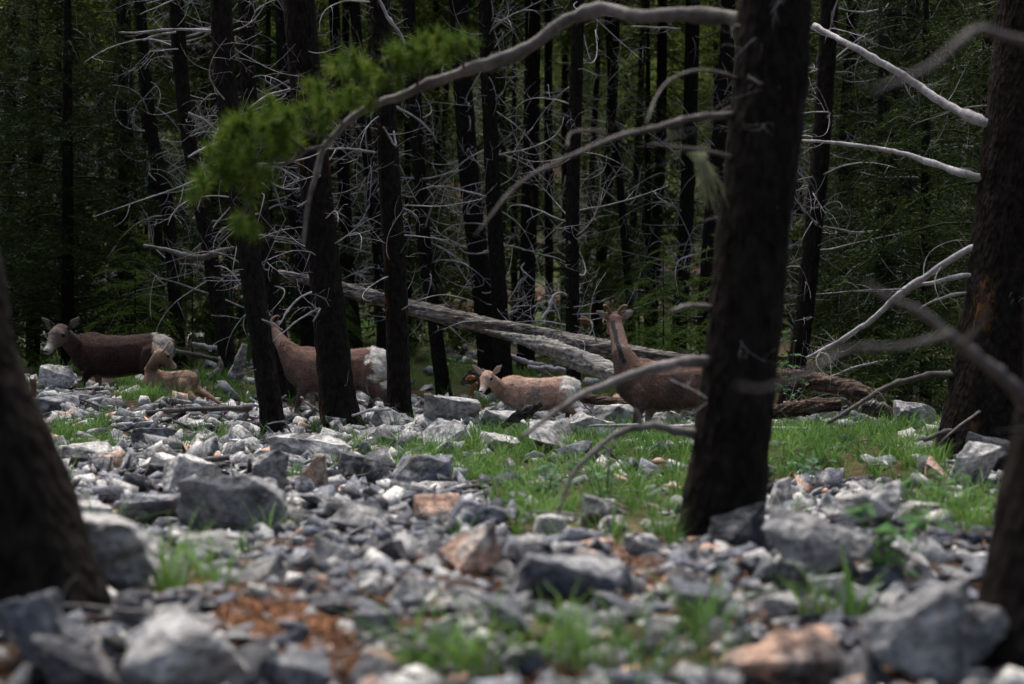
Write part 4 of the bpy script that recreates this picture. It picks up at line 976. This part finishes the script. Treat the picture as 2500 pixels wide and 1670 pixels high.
# hanging snapped branches in the air
def snag(pts_, d_, w_, lab, tw_=2, m_='twig'):
    w_ = [a * .72 for a in w_]
    root = P(*pts_[0], d_); o, c = stroke('dead_branch', pts_, [d_, d_ + .1], w_, m_, None, root, 24, 7); o.location = root; tag(o, lab, 'branch')
    for q in range(tw_):
        w_i = int(rng.integers(3, 22)); t_ = obj('twig', BR[rng.integers(len(BR))], None, o); t_.location = c[w_i]; t_.rotation_euler = (random.uniform(0, 6), random.uniform(-1, 1), random.uniform(0, 6)); s = random.uniform(.15, .4); t_.scale = (s, s * 1.5, s * 1.5)
for pts_, d_, w_, lab, tw_ in [
 ([(290, 80), (340, 80), (400, 73), (460, 72), (520, 75)], 11.5, [5, 8, 9, 9], 'pale forked dead branch near the top of the leaning trunk', 3),
 ([(350, 98), (385, 85), (430, 78)], 11.5, [6, 8, 7], 'short pale branch under the forked branch on the leaning trunk', 1),
 ([(460, 275), (500, 295), (545, 330)], 11.4, [6, 8, 7], 'pale snapped branch on the left of the leaning trunk', 3),
 ([(460, 383), (495, 365), (545, 345)], 11.4, [6, 9, 7], 'thick pale stub branch on the left of the leaning trunk', 2),
 ([(925, 0), (945, 40), (975, 80), (992, 122)], 12.5, [8, 12, 12, 9], 'bleached branch hanging down in front of the third trunk', 1),
 ([(605, 268), (650, 235), (710, 218)], 12.4, [5, 9, 10], 'curved pale branch on the left of the broad trunk', 0),
 ([(658, 840), (700, 805), (730, 780), (780, 752), (765, 785)], 12.0, [4, 5, 6, 6], 'bare twig crossing the neck of the standing ewe', 3),
 ([(640, 780), (665, 790), (690, 806)], 10.9, [5, 6, 5], 'lichen tipped twig across the ewe ear', 1),
 ([(680, 795), (710, 750), (735, 725), (760, 713)], 11.8, [4, 6, 7, 7], 'pale arching branch above the ewe ear', 1),
 ([(935, 310), (965, 355), (962, 320)], 12.6, [6, 7, 5], 'snapped pale stub on the third trunk', 0),
 ([(800, 363), (850, 363), (915, 373)], 12.6, [4, 6, 7], 'thin horizontal dead branch between the broad and the third trunk', 2),
 ([(965, 260), (1010, 285), (1050, 320), (1068, 350)], 18.5, [8, 8, 6, 4], 'drooping pale branch on the slim trunk', 3),
 ([(2100, 420), (2150, 432), (2200, 433), (2260, 433)], 16, [4, 6, 6], 'straight white twig before the dark right spruce', 1),
 ([(2010, 553), (2050, 560), (2090, 568), (2150, 562)], 15, [4, 6, 7, 4], 'white forked twig beside the slender trunk', 3),
 ([(1545, 65), (1600, 68), (1660, 70)], 20, [7, 9, 8], 'pale branch high above the horned head', 3),
]: snag(pts_, d_, w_, lab, tw_)

# ------------------------------------------------------------------ leafy plants
def leaf_mesh(L=.035, w=.012):
    V = [(0, 0, 0), (L * .3, w, .003), (L * .7, w * .8, .002), (L, 0, -.004), (L * .7, -w * .8, .002), (L * .3, -w, .003), (L * .5, 0, -.003)]
    return make_mesh('leaf', V, [(0, 6, 1), (1, 6, 2), (2, 6, 3), (3, 6, 4), (4, 6, 5), (5, 6, 0)], True)
LEAF = leaf_mesh(); LEAF.materials.append(M['leaf'])
LEAFB = leaf_mesh(.05, .016); LEAFB.materials.append(M['leaf_blue'])
def leafy(u, v, stems, H, nleaf, lab, lf=None, spread=.3, ydepth=None, s=1.0):
    x, y = on_ground(u, v)
    if ydepth: y = ydepth; x = (u - 1250) / F * y
    t = empty('leafy_plant', (x, y, g1(x, y)), lab, 'plant'); mb = MB(); leaves = []
    for q in range(stems):
        a = random.uniform(0, 6.28); e = np.array([math.cos(a) * spread * random.random(), math.sin(a) * spread * random.random(), H * random.uniform(.6, 1)])
        c = smooth_path([(0, 0, -.02), e * .5 + np.array([0, 0, .03]), e], 8); tube(mb, c, np.linspace(.003, .0012, 8), 4)
        for z in range(nleaf // stems): leaves.append((c[int(rng.integers(2, 8))], random.uniform(0, 6.28)))
    obj('stem', mb.mesh('stem'), M['twig_dark'], t)
    for c, a in leaves: obj('leaf', lf or LEAF, None, t, c + rng.normal(size=3) * .006, (random.uniform(-.5, .5), random.uniform(-.7, .3), a), s * random.uniform(.7, 1.2))
leafy(1925, 985, 9, .92, 90, 'leafy green shrub growing by the trunk right of the thick dark trunk', None, .22, 12.2, 1.35)
leafy(1160, 1030, 5, .10, 28, 'low leafy sprig on the rocks below the lamb muzzle', None, .12, 11.8)
leafy(1165, 1000, 4, .16, 14, 'few green leaves in front of the lamb mouth', None, .10, 12.1)
leafy(1330, 1210, 8, .20, 34, 'blurred bluish leafed plant in front of the triangular rock', LEAFB, .22, 6.2)
leafy(1480, 1160, 8, .24, 34, 'blurred bluish leafed plant in the grass under the arching branch', LEAFB, .25, 6.4)
leafy(1960, 1130, 8, .18, 34, 'bluish leafed plant in the grass right of the thick dark trunk', LEAFB, .25, 7.6)
leafy(2170, 1480, 9, .26, 46, 'blurred dark green bushy plant by the tilted grey slab', LEAF, .20, 4.0, 1.6)
leafy(2300, 1310, 9, .20, 46, 'dark green leafed plant beside the edge trunk', LEAF, .25, 5.2, 1.4)

# ------------------------------------------------------------------ sheep
def ico(bm, c, r, sc=(1, 1, 1), q=None):
    res = bmesh.ops.create_icosphere(bm, subdivisions=2, radius=1.0)
    for v in res['verts']:
        p = Vector((v.co.x * sc[0] * r, v.co.y * sc[1] * r, v.co.z * sc[2] * r))
        if q is not None: p = q @ p
        v.co = p + Vector(c)
def chain(bm, pts, rads, dens=.35, flat=(1, 1, 1)):
    for (a, ra), (b, rb) in zip(zip(pts, rads), list(zip(pts, rads))[1:]):
        a = Vector(a); b = Vector(b); n = max(2, int((b - a).length / (min(ra, rb) * dens)) + 1); n = min(n, 26)
        for k in range(n + 1):
            f = k / n; ico(bm, a.lerp(b, f), ra * (1 - f) + rb * f, flat)
def sheep_body(head_p, head_d, head_up, legs, torso_w=1.0, neck_w=1.0, head_s=1.0, ear_open=1.0, neck_end=.068, neck_mid=None, horn=False, sag=0.0, ears=True, earang=0.0, torso_pts=None):
    """local frame: +X towards the chest, +Z up, ewe about 0.85 m at the shoulder"""
    bm = bmesh.new()
    prof = torso_pts or [(-.54, .68, .10, .13), (-.48, .665, .145, .175), (-.38, .655, .175, .205), (-.22, .62, .19, .222), (-.05, .595, .20, .235), (.12, .59, .20, .245), (.27, .605, .18, .24), (.39, .635, .15, .215), (.47, .66, .115, .16)]
    for a, b in zip(prof, prof[1:]):
        for k in range(4):
            f = k / 4; x, z, w, h = [a[i] * (1 - f) + b[i] * f for i in range(4)]
            ico(bm, (x, 0, z), 1.0, (.085, w * torso_w, h))
    ico(bm, (.30, 0, .80), 1.0, (.16, .065, .06))   # withers
    hp = Vector(head_p); hd = Vector(head_d).normalized(); hu = Vector(head_up); hu = (hu - hd * hu.dot(hd)).normalized(); hs = hd.cross(hu)
    q = Matrix((hd, hs, hu)).transposed().to_quaternion() if False else Matrix(((hd.x, -hs.x, hu.x), (hd.y, -hs.y, hu.y), (hd.z, -hs.z, hu.z))).to_quaternion()
    S = head_s
    base = hp - hd * .03 * S - hu * .02 * S
    pts = [Vector((.37, 0, .66))] + ([Vector(neck_mid)] if neck_mid else []) + [base]
    rads = [.175] + ([.115 * neck_w] if neck_mid else []) + [neck_end * S]
    chain(bm, pts, rads, .3, (1, .88, 1))
    L = lambda x, y, z: hp + (hd * x - hs * y + hu * z) * S
    def E(x, y, z, r, sc): ico(bm, L(x, y, z), r * S, sc, q)
    E(.0, 0, .0, .085, (1.05, .88, 1.0)); E(.055, 0, .012, .072, (1, .95, .95)); E(.10, 0, -.008, .060, (1, .92, 1.0)); E(.145, 0, -.02, .050, (1, .88, 1.0)); E(.185, 0, -.03, .043, (1, .88, .95)); E(.22, 0, -.036, .037, (.9, .98, .95)); E(.236, 0, -.038, .028, (.8, 1.1, .9))
    E(.06, 0, -.05, .045, (1.4, .75, .8)); E(.20, 0, -.062, .024, (1.4, .9, .6))
    for s in (-1, 1): E(.055, s * .055, .022, .026, (1.2, .6, .8))
    if ears:
        for s in (-1, 1):
            for k in range(7):
                f = k / 6; w = .018 + .020 * math.sin(min(1, f * 1.1) * math.pi) * ear_open
                p = L(-.035 - .02 * f, s * (.065 + .10 * f), .035 + (.055 + earang) * f)
                ico(bm, p, 1.0 * S, (w * .9 if abs(hd.x) < .5 else .009 + .006, .014, w), None) if False else ico(bm, p, S, (.0095, w * .65, w), q)
    for lg in legs: chain(bm, lg['p'], lg['r'], .4)
    me = bpy.data.meshes.new('body'); bm.to_mesh(me); bm.free()
    tmp = bpy.data.objects.new('tmp', me); COL.objects.link(tmp)
    m1 = tmp.modifiers.new('r', 'REMESH'); m1.mode = 'VOXEL'; m1.voxel_size = .0105 * min(1.0, max(S, .75))
    m2 = tmp.modifiers.new('s', 'SMOOTH'); m2.iterations = 5; m2.factor = .55
    dg = bpy.context.evaluated_depsgraph_get(); out = bpy.data.meshes.new_from_object(tmp.evaluated_get(dg)); bpy.data.objects.remove(tmp)
    out.name = 'body'
    return out, dict(hp=hp, hd=hd, hu=hu, hs=hs, L=L, q=q, S=S)

def fur_mat():
    m, t, b = newmat('fur', .9, .1); a = t.nodes.new('ShaderNodeAttribute'); a.attribute_name = 'tint'
    v = coord(t, 'Object', (.30, 1, 1)); n1 = noise(t, 62, 5, .78, v, 1.4); n2 = noise(t, 7, 4, .65, v)
    c = mix(t, a.outputs['Color'], ramp(t, n1, [(.32, (.50, .48, .46)), (.5, (.95, .95, .95)), (.68, (1.6, 1.55, 1.5))]), 1.0, 'MULTIPLY')
    c = mix(t, c, ramp(t, n2, [(.35, (.72, .70, .70)), (.62, (1.15, 1.15, 1.15))]), 1.0, 'MULTIPLY')
    t.links.new(c, b.inputs['Base Color']); bump(t, b, madd(t, n1, n2, .8), 1.0, .022)
    b.inputs['Sheen Weight'].default_value = .15
    return m
M['fur'] = fur_mat()
m, t, b = newmat('hair', .8, .15); a_ = t.nodes.new('ShaderNodeAttribute'); a_.attribute_name = 'tint'; t.links.new(a_.outputs['Color'], b.inputs['Base Color']); M['hair'] = m
m, t, b = newmat('eye', .6, .15); b.inputs['Base Color'].default_value = (.012, .008, .005, 1); M['eye'] = m
m, t, b = newmat('nostril', .5, .3); b.inputs['Base Color'].default_value = (.015, .012, .012, 1); M['nostril'] = m
m, t, b = newmat('horn', .6, .3); n_ = noise(t, 60, 3, .6, coord(t)); t.links.new(ramp(t, n_, [(.3, (.07, .035, .02)), (.7, (.20, .11, .06))]), b.inputs['Base Color']); bump(t, b, n_, .6, .004); M['horn'] = m

def hind(y, x=-.40, fx=0.0, sc=1.0):
    return dict(p=[(x, y * .8, .62), (x + .05, y, .47), (x - .09 + fx * .3, y, .33), (x - .05 + fx * .7, y, .10), (x - .03 + fx, y, .02)], r=[.135, .088, .036, .026, .030])
def fore(y, x=.32, fx=0.0):
    return dict(p=[(x - .02, y * .8, .56), (x - .03, y, .44), (x + fx * .5, y, .26), (x + fx * .8, y, .09), (x + fx + .02, y, .02)], r=[.105, .062, .034, .024, .030])

def lerp3(a, b, f): return a * (1 - f[:, None]) + np.array(b) * f[:, None]
def paint(me, H, base, back, rumpx=-.44, pale=(.55, .52, .48), lamb=False, stripe=False, face=None, belly=(.45, .38, .33), legc=None, rump=True, rumpz=.50):
    n = len(me.vertices); V = np.empty(n * 3); me.vertices.foreach_get('co', V); V = V.reshape(-1, 3)
    C = np.tile(np.array(base, float), (n, 1)); nz = vn(V[:, 0] * 20 + 50, V[:, 2] * 20 + 50, 2) - .5
    big = vn(V[:, 0] * 6 + 30, V[:, 2] * 6 + V[:, 1] * 4, 6)
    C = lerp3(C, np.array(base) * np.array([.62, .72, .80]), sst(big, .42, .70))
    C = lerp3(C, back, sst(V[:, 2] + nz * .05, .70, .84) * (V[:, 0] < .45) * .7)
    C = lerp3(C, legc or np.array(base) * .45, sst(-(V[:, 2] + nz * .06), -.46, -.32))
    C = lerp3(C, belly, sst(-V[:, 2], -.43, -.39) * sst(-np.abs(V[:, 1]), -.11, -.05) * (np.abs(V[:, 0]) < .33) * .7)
    if rump:
        ed = rumpx + nz * .13 + (vn(V[:, 2] * 55, V[:, 1] * 40, 4) - .5) * .05 + (V[:, 2] - .65) * .12
        C = lerp3(C, pale, sst(-(V[:, 0] - ed), -.008, .018) * sst(V[:, 2] + nz * .04, rumpz - .02, rumpz + .03))
        tail = (np.abs(V[:, 1]) < .028) & (V[:, 0] < -.56) & (V[:, 2] > .62) & (V[:, 2] < .78)
        C[tail] = np.array((.06, .035, .025))
    d = V - np.array(H['hp']); S = H['S']
    fx = d @ np.array(H['hd']) / S; fz = d @ np.array(H['hu']) / S; fy = -(d @ np.array(H['hs'])) / S
    near = (np.sqrt((d ** 2).sum(1)) < .33 * S)
    fc = face if face is not None else np.array(base) * 1.1
    C = lerp3(C, fc, near * sst(fx, -.02, .05) * .7)
    rad_ = np.sqrt(fy ** 2 + (fz + .02) ** 2); near = near * (rad_ < .10)
    C = lerp3(C, pale, near * sst(fx + nz * .03, .15, .23))
    C = lerp3(C, np.array(pale) * .6, (np.sqrt((d ** 2).sum(1)) < .33 * S) * (np.abs(fy) > .095) * (fx < .02) * (fz > -.02) * .45)
    if stripe:
        s_ = (np.abs(V[:, 1] - .0) * 0 + 1)
    C = np.clip(C, .004, .9)
    color_attr(me, 'tint', C); me.polygons.foreach_set('use_smooth', np.ones(len(me.polygons), dtype=bool)); return V

def eyes_etc(root, H, horn=None, eye_r=.0185):
    L = H['L']; S = H['S']
    for s in (-1, 1):
        bm = bmesh.new(); bmesh.ops.create_icosphere(bm, subdivisions=2, radius=eye_r * S); me = bpy.data.meshes.new('eye'); bm.to_mesh(me); bm.free()
        obj('eye', me, M['eye'], root, L(.062, s * .067, .022))
        bm = bmesh.new(); ico(bm, (0, 0, 0), .0075 * S, (1, 1, .8)); me = bpy.data.meshes.new('nostril'); bm.to_mesh(me); bm.free()
        obj('nostril', me, M['nostril'], root, L(.252, s * .014, -.032))
    bm = bmesh.new(); ico(bm, (0, 0, 0), S, (.006, .020, .011), H['q']); me = bpy.data.meshes.new('nose'); bm.to_mesh(me); bm.free(); obj('nose', me, M['nostril'], root, L(.255, 0, -.026))
    if horn:
        for s in (-1, 1):
            mb = MB(); pts = [L(.005, s * .030, .05), L(-.008, s * .044, .095), L(-.025, s * .064, .128), L(-.05, s * .088, .142), L(-.075, s * .108, .132)]
            c = smooth_path([list(p) for p in pts], 18); rr = np.linspace(.020, .008, 18) * S * (1 + .10 * np.sin(np.arange(18) * 2.2)) * horn; tube(mb, c, rr, 10); obj('horn', mb.mesh('horn', True), M['horn'], root)

def to_local(world, loc, rz, s):
    d = (Vector(world) - Vector(loc)) / s; c, sn = math.cos(-rz), math.sin(-rz); return Vector((d.x * c - d.y * sn, d.x * sn + d.y * c, d.z))
def dir_local(d, rz): c, sn = math.cos(-rz), math.sin(-rz); return Vector((d[0] * c - d[1] * sn, d[0] * sn + d[1] * c, d[2]))

def sheep(u, Yd, vtop, s, rz, headpix, headY, hdir, label, name, cat, col, back, pale, face, legs, horn=None, head_s=1.0, torso_w=1.0, neck_w=1.0, hup=(0, 0, 1), neck_mid=None, leg_drop=0.0, stripe=False, legk=1.0, nfur=15000, fl=.030, **pk):
    """u of the body's middle, vtop = pixel row of the back line"""
    ztop = CZ + (835 - vtop) / F * Yd; loc = Vector(((u - 1250) / F * Yd, Yd, ztop - .835 * s)); rz = R(rz)
    root = empty(name, loc, label, cat); root.rotation_euler = (0, 0, rz); root.scale = (s, s, s)
    legs = [dict(p=[(a, b, c if c > .45 else .45 - (.45 - c) * legk) for a, b, c in lg['p']], r=lg['r']) for lg in legs]
    hp = to_local(P(headpix[0], headpix[1], headY), loc, rz, s); hd = dir_local(hdir, rz); hu = dir_local(hup, rz)
    me, H = sheep_body(hp, hd, hu, legs, torso_w, neck_w, head_s, neck_mid=neck_mid, **{k: v for k, v in pk.items() if k in ('ear_open', 'earang', 'torso_pts', 'neck_end')})
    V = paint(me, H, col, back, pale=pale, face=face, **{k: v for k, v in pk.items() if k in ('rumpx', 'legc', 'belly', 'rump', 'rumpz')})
    body = obj('body', me, M['fur'], root)
    if stripe:   # dark mane line down the nape of the neck
        n = len(V); C = np.empty(n * 4); me.color_attributes['tint'].data.foreach_get('color', C); C = C.reshape(-1, 4)
        c_, s_ = math.cos(rz), math.sin(rz); Wx = loc.x + s * (V[:, 0] * c_ - V[:, 1] * s_); Wy = loc.y + s * (V[:, 0] * s_ + V[:, 1] * c_); Wz = loc.z + s * V[:, 2]
        nr = np.empty(n * 3); me.vertices.foreach_get('normal', nr); nr = nr.reshape(-1, 3); ny_ = nr[:, 0] * s_ + nr[:, 1] * c_
        mid = np.interp(Wz, [.50, .58, .70, .84, .90], [.98, .945, .905, .885, .88]); wob = (vn(Wz * 30, Wz * 0, 1) - .5) * .012
        msk = (np.abs(Wx - mid + wob) < .019) & (Wz > .52) & (Wz < .89) & (ny_ < .1)
        pl = (Wz > .60) & (Wz < .87) & (Wx < 1.0) & ~msk
        C[pl, :3] = C[pl, :3] * .35 + np.array((.30, .20, .165)) * .65
        C[msk, :3] = np.array((.028, .030, .033))
        me.color_attributes['tint'].data.foreach_set('color', C.ravel().astype(np.float32))
    # coat of short hairs
    r = np.random.default_rng(int(u)); me.calc_loop_triangles(); nt_ = len(me.loop_triangles); T = np.empty(nt_ * 3, int); me.loop_triangles.foreach_get('vertices', T); T = T.reshape(-1, 3)
    nv = len(me.vertices); C = np.empty(nv * 4); me.color_attributes['tint'].data.foreach_get('color', C); C = C.reshape(-1, 4)[:, :3]
    A_, B_, D_ = V[T[:, 0]], V[T[:, 1]], V[T[:, 2]]; cr = np.cross(B_ - A_, D_ - A_); ar = np.linalg.norm(cr, axis=1); nn = cr / (ar[:, None] + 1e-12)
    k = r.choice(nt_, nfur, p=ar / ar.sum()); b1, b2 = r.random((nfur, 1)), r.random((nfur, 1)); fl_ = (b1 + b2) > 1; b1 = np.where(fl_, 1 - b1, b1); b2 = np.where(fl_, 1 - b2, b2)
    p = A_[k] + b1 * (B_[k] - A_[k]) + b2 * (D_[k] - A_[k]); n_ = nn[k]; dh = np.linalg.norm(p - np.array(H['hp']), axis=1)
    dirv = np.tile(np.array([-.9, 0, -.45]), (nfur, 1)); hm = dh < .30 * H['S']; dirv[hm] = -np.array(H['hd']); dirv[(p[:, 2] < .42)] = (-.2, 0, -1)
    nk = (p[:, 0] > .40) & ~hm & (p[:, 2] > .6); dirv[nk] = (-.3, 0, -1)
    dirv = dirv + r.normal(size=(nfur, 3)) * .35; dirv -= (dirv * n_).sum(1)[:, None] * n_; dirv /= np.linalg.norm(dirv, axis=1)[:, None] + 1e-9
    L_ = fl * (.5 + r.random((nfur, 1))) * np.where(hm | (p[:, 2] < .40), .38, 1.0)[:, None]; sd = np.cross(dirv, n_); w_ = .0034 * np.where(hm, .6, 1.0)[:, None]
    clump = vn(p[:, 0] * 26, p[:, 2] * 26 + p[:, 1] * 11, 5)[:, None]
    Vf = np.stack([p - sd * w_ - n_ * .002, p + sd * w_ - n_ * .002, p + dirv * L_ + n_ * L_ * (.16 + .30 * clump)], 1).reshape(-1, 3)
    cf = C[T[k, 0]] * (.50 + .95 * r.random((nfur, 1)) ** 1.3) * (.55 + .9 * clump)
    fm = make_mesh('fur', Vf, np.arange(3 * nfur).reshape(-1, 3)); color_attr(fm, 'tint', np.repeat(np.clip(cf, .003, .9), 3, axis=0))
    fo = obj('fur', fm, M['hair'], root); fo['kind'] = 'stuff'
    eyes_etc(root, H, horn)
    return root, H
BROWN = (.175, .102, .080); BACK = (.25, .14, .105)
# ewe on the left, coat colour darkened for forest shade, walking left, face turned to the viewer
sheep(290, 15.0, 816, .97, 176, (148, 815), 14.5, (-.25, -.92, -.50), 'dark brown ewe, coat colour darkened for shade, walking left with face turned to the viewer', 'bighorn_ewe', 'sheep',
      (.042, .019, .014), (.056, .026, .019), (.42, .39, .36), (.14, .12, .105), [hind(.11, -.40, .0), hind(-.11, -.34, .10), fore(.09, .32, .05), fore(-.09, .30, -.08)], None, 1.30, 1.0, .95, neck_mid=(.50, .02, .72), ear_open=1.3, earang=.02, legk=.62)
# standing ewe in the middle
sheep(818, 13.7, 851, .93, 178, (659, 803), 13.9, (-.92, .30, -.10), 'reddish brown ewe with white rump standing behind the leaning and the broad trunk', 'bighorn_ewe', 'sheep',
      BROWN, BACK, (.62, .60, .56), (.26, .17, .14), [hind(.11, -.40, -.16), hind(-.11, -.34, .12), fore(.09, .33, .08), fore(-.09, .28, -.06)], 1.0, .98, 1.0, .74, neck_mid=(.53, 0, .86), neck_end=.060, legk=.9, hup=(.2, 0, 1), rumpx=-.37)
# horned ewe on the right looking away
sheep(1640, 12.3, 880, .93, 186, (1500, 787), 12.45, (-.12, .98, -.18), 'brown horned ewe looking away with a dark stripe down her neck', 'bighorn_ewe', 'sheep',
      (.160, .094, .074), (.23, .13, .098), (.60, .58, .54), (.24, .15, .12), [hind(.11, -.40, .0), hind(-.11, -.34, .1), fore(.10, .34, .03), fore(-.10, .20, .0)], 1.2, 1.05, 1.0, .74, neck_mid=(.475, 0, .92), stripe=True, neck_end=.068, ear_open=1.3, legk=.85)
# lamb in the middle, looking at the viewer
sheep(1310, 12.9, 921, .66, 172, (1190, 922), 12.55, (-.30, -.90, -.52), 'light brown lamb with white rump standing on the rocks and facing the viewer', 'bighorn_lamb', 'lamb',
      (.52, .34, .265), (.64, .45, .34), (.70, .67, .62), (.50, .35, .28), [hind(.10, -.42, -.06), hind(-.10, -.36, .06), fore(.08, .30, .04), fore(-.08, .26, -.04)], None, 1.22, .88, .85, neck_mid=(.48, .0, .66), ear_open=1.4, earang=.03, legk=.8, fl=.036, legc=(.16, .09, .065), rumpx=-.36, rumpz=.56, belly=(.2, .12, .09))
# lamb lying stretched out beside the dark ewe
sheep(414, 14.1, 905, .58, 150, (391, 868), 13.9, (.62, .70, -.42), 'tan lamb lying in the grass with hind legs stretched out looking back', 'bighorn_lamb', 'lamb',
      (.31, .20, .135), (.38, .26, .18), (.46, .36, .28), (.17, .10, .07),
      [dict(p=[(-.42, .08, .60), (-.52, .12, .46), (-.72, .16, .36), (-.92, .18, .30), (-1.04, .20, .22)], r=[.14, .085, .042, .030, .030]), dict(p=[(-.40, -.06, .58), (-.55, -.10, .50), (-.78, -.12, .42), (-1.0, -.12, .30), (-1.10, -.12, .16)], r=[.13, .08, .042, .030, .030]),
       dict(p=[(.30, .08, .50), (.34, .12, .36), (.20, .13, .28), (.34, .14, .24)], r=[.10, .06, .04, .03]), dict(p=[(.30, -.08, .50), (.36, -.12, .36), (.22, -.13, .28), (.36, -.14, .24)], r=[.10, .06, .04, .03])],
      None, 1.45, .95, .95, neck_mid=(.44, 0, .84), neck_end=.062, ear_open=1.5, earang=.05, rump=False, legc=(.26, .14, .08), belly=(.3, .18, .11))
print('objects', len(bpy.data.objects), 'tris', sum(len(m.loops) - 2 * len(m.polygons) for m in bpy.data.meshes))
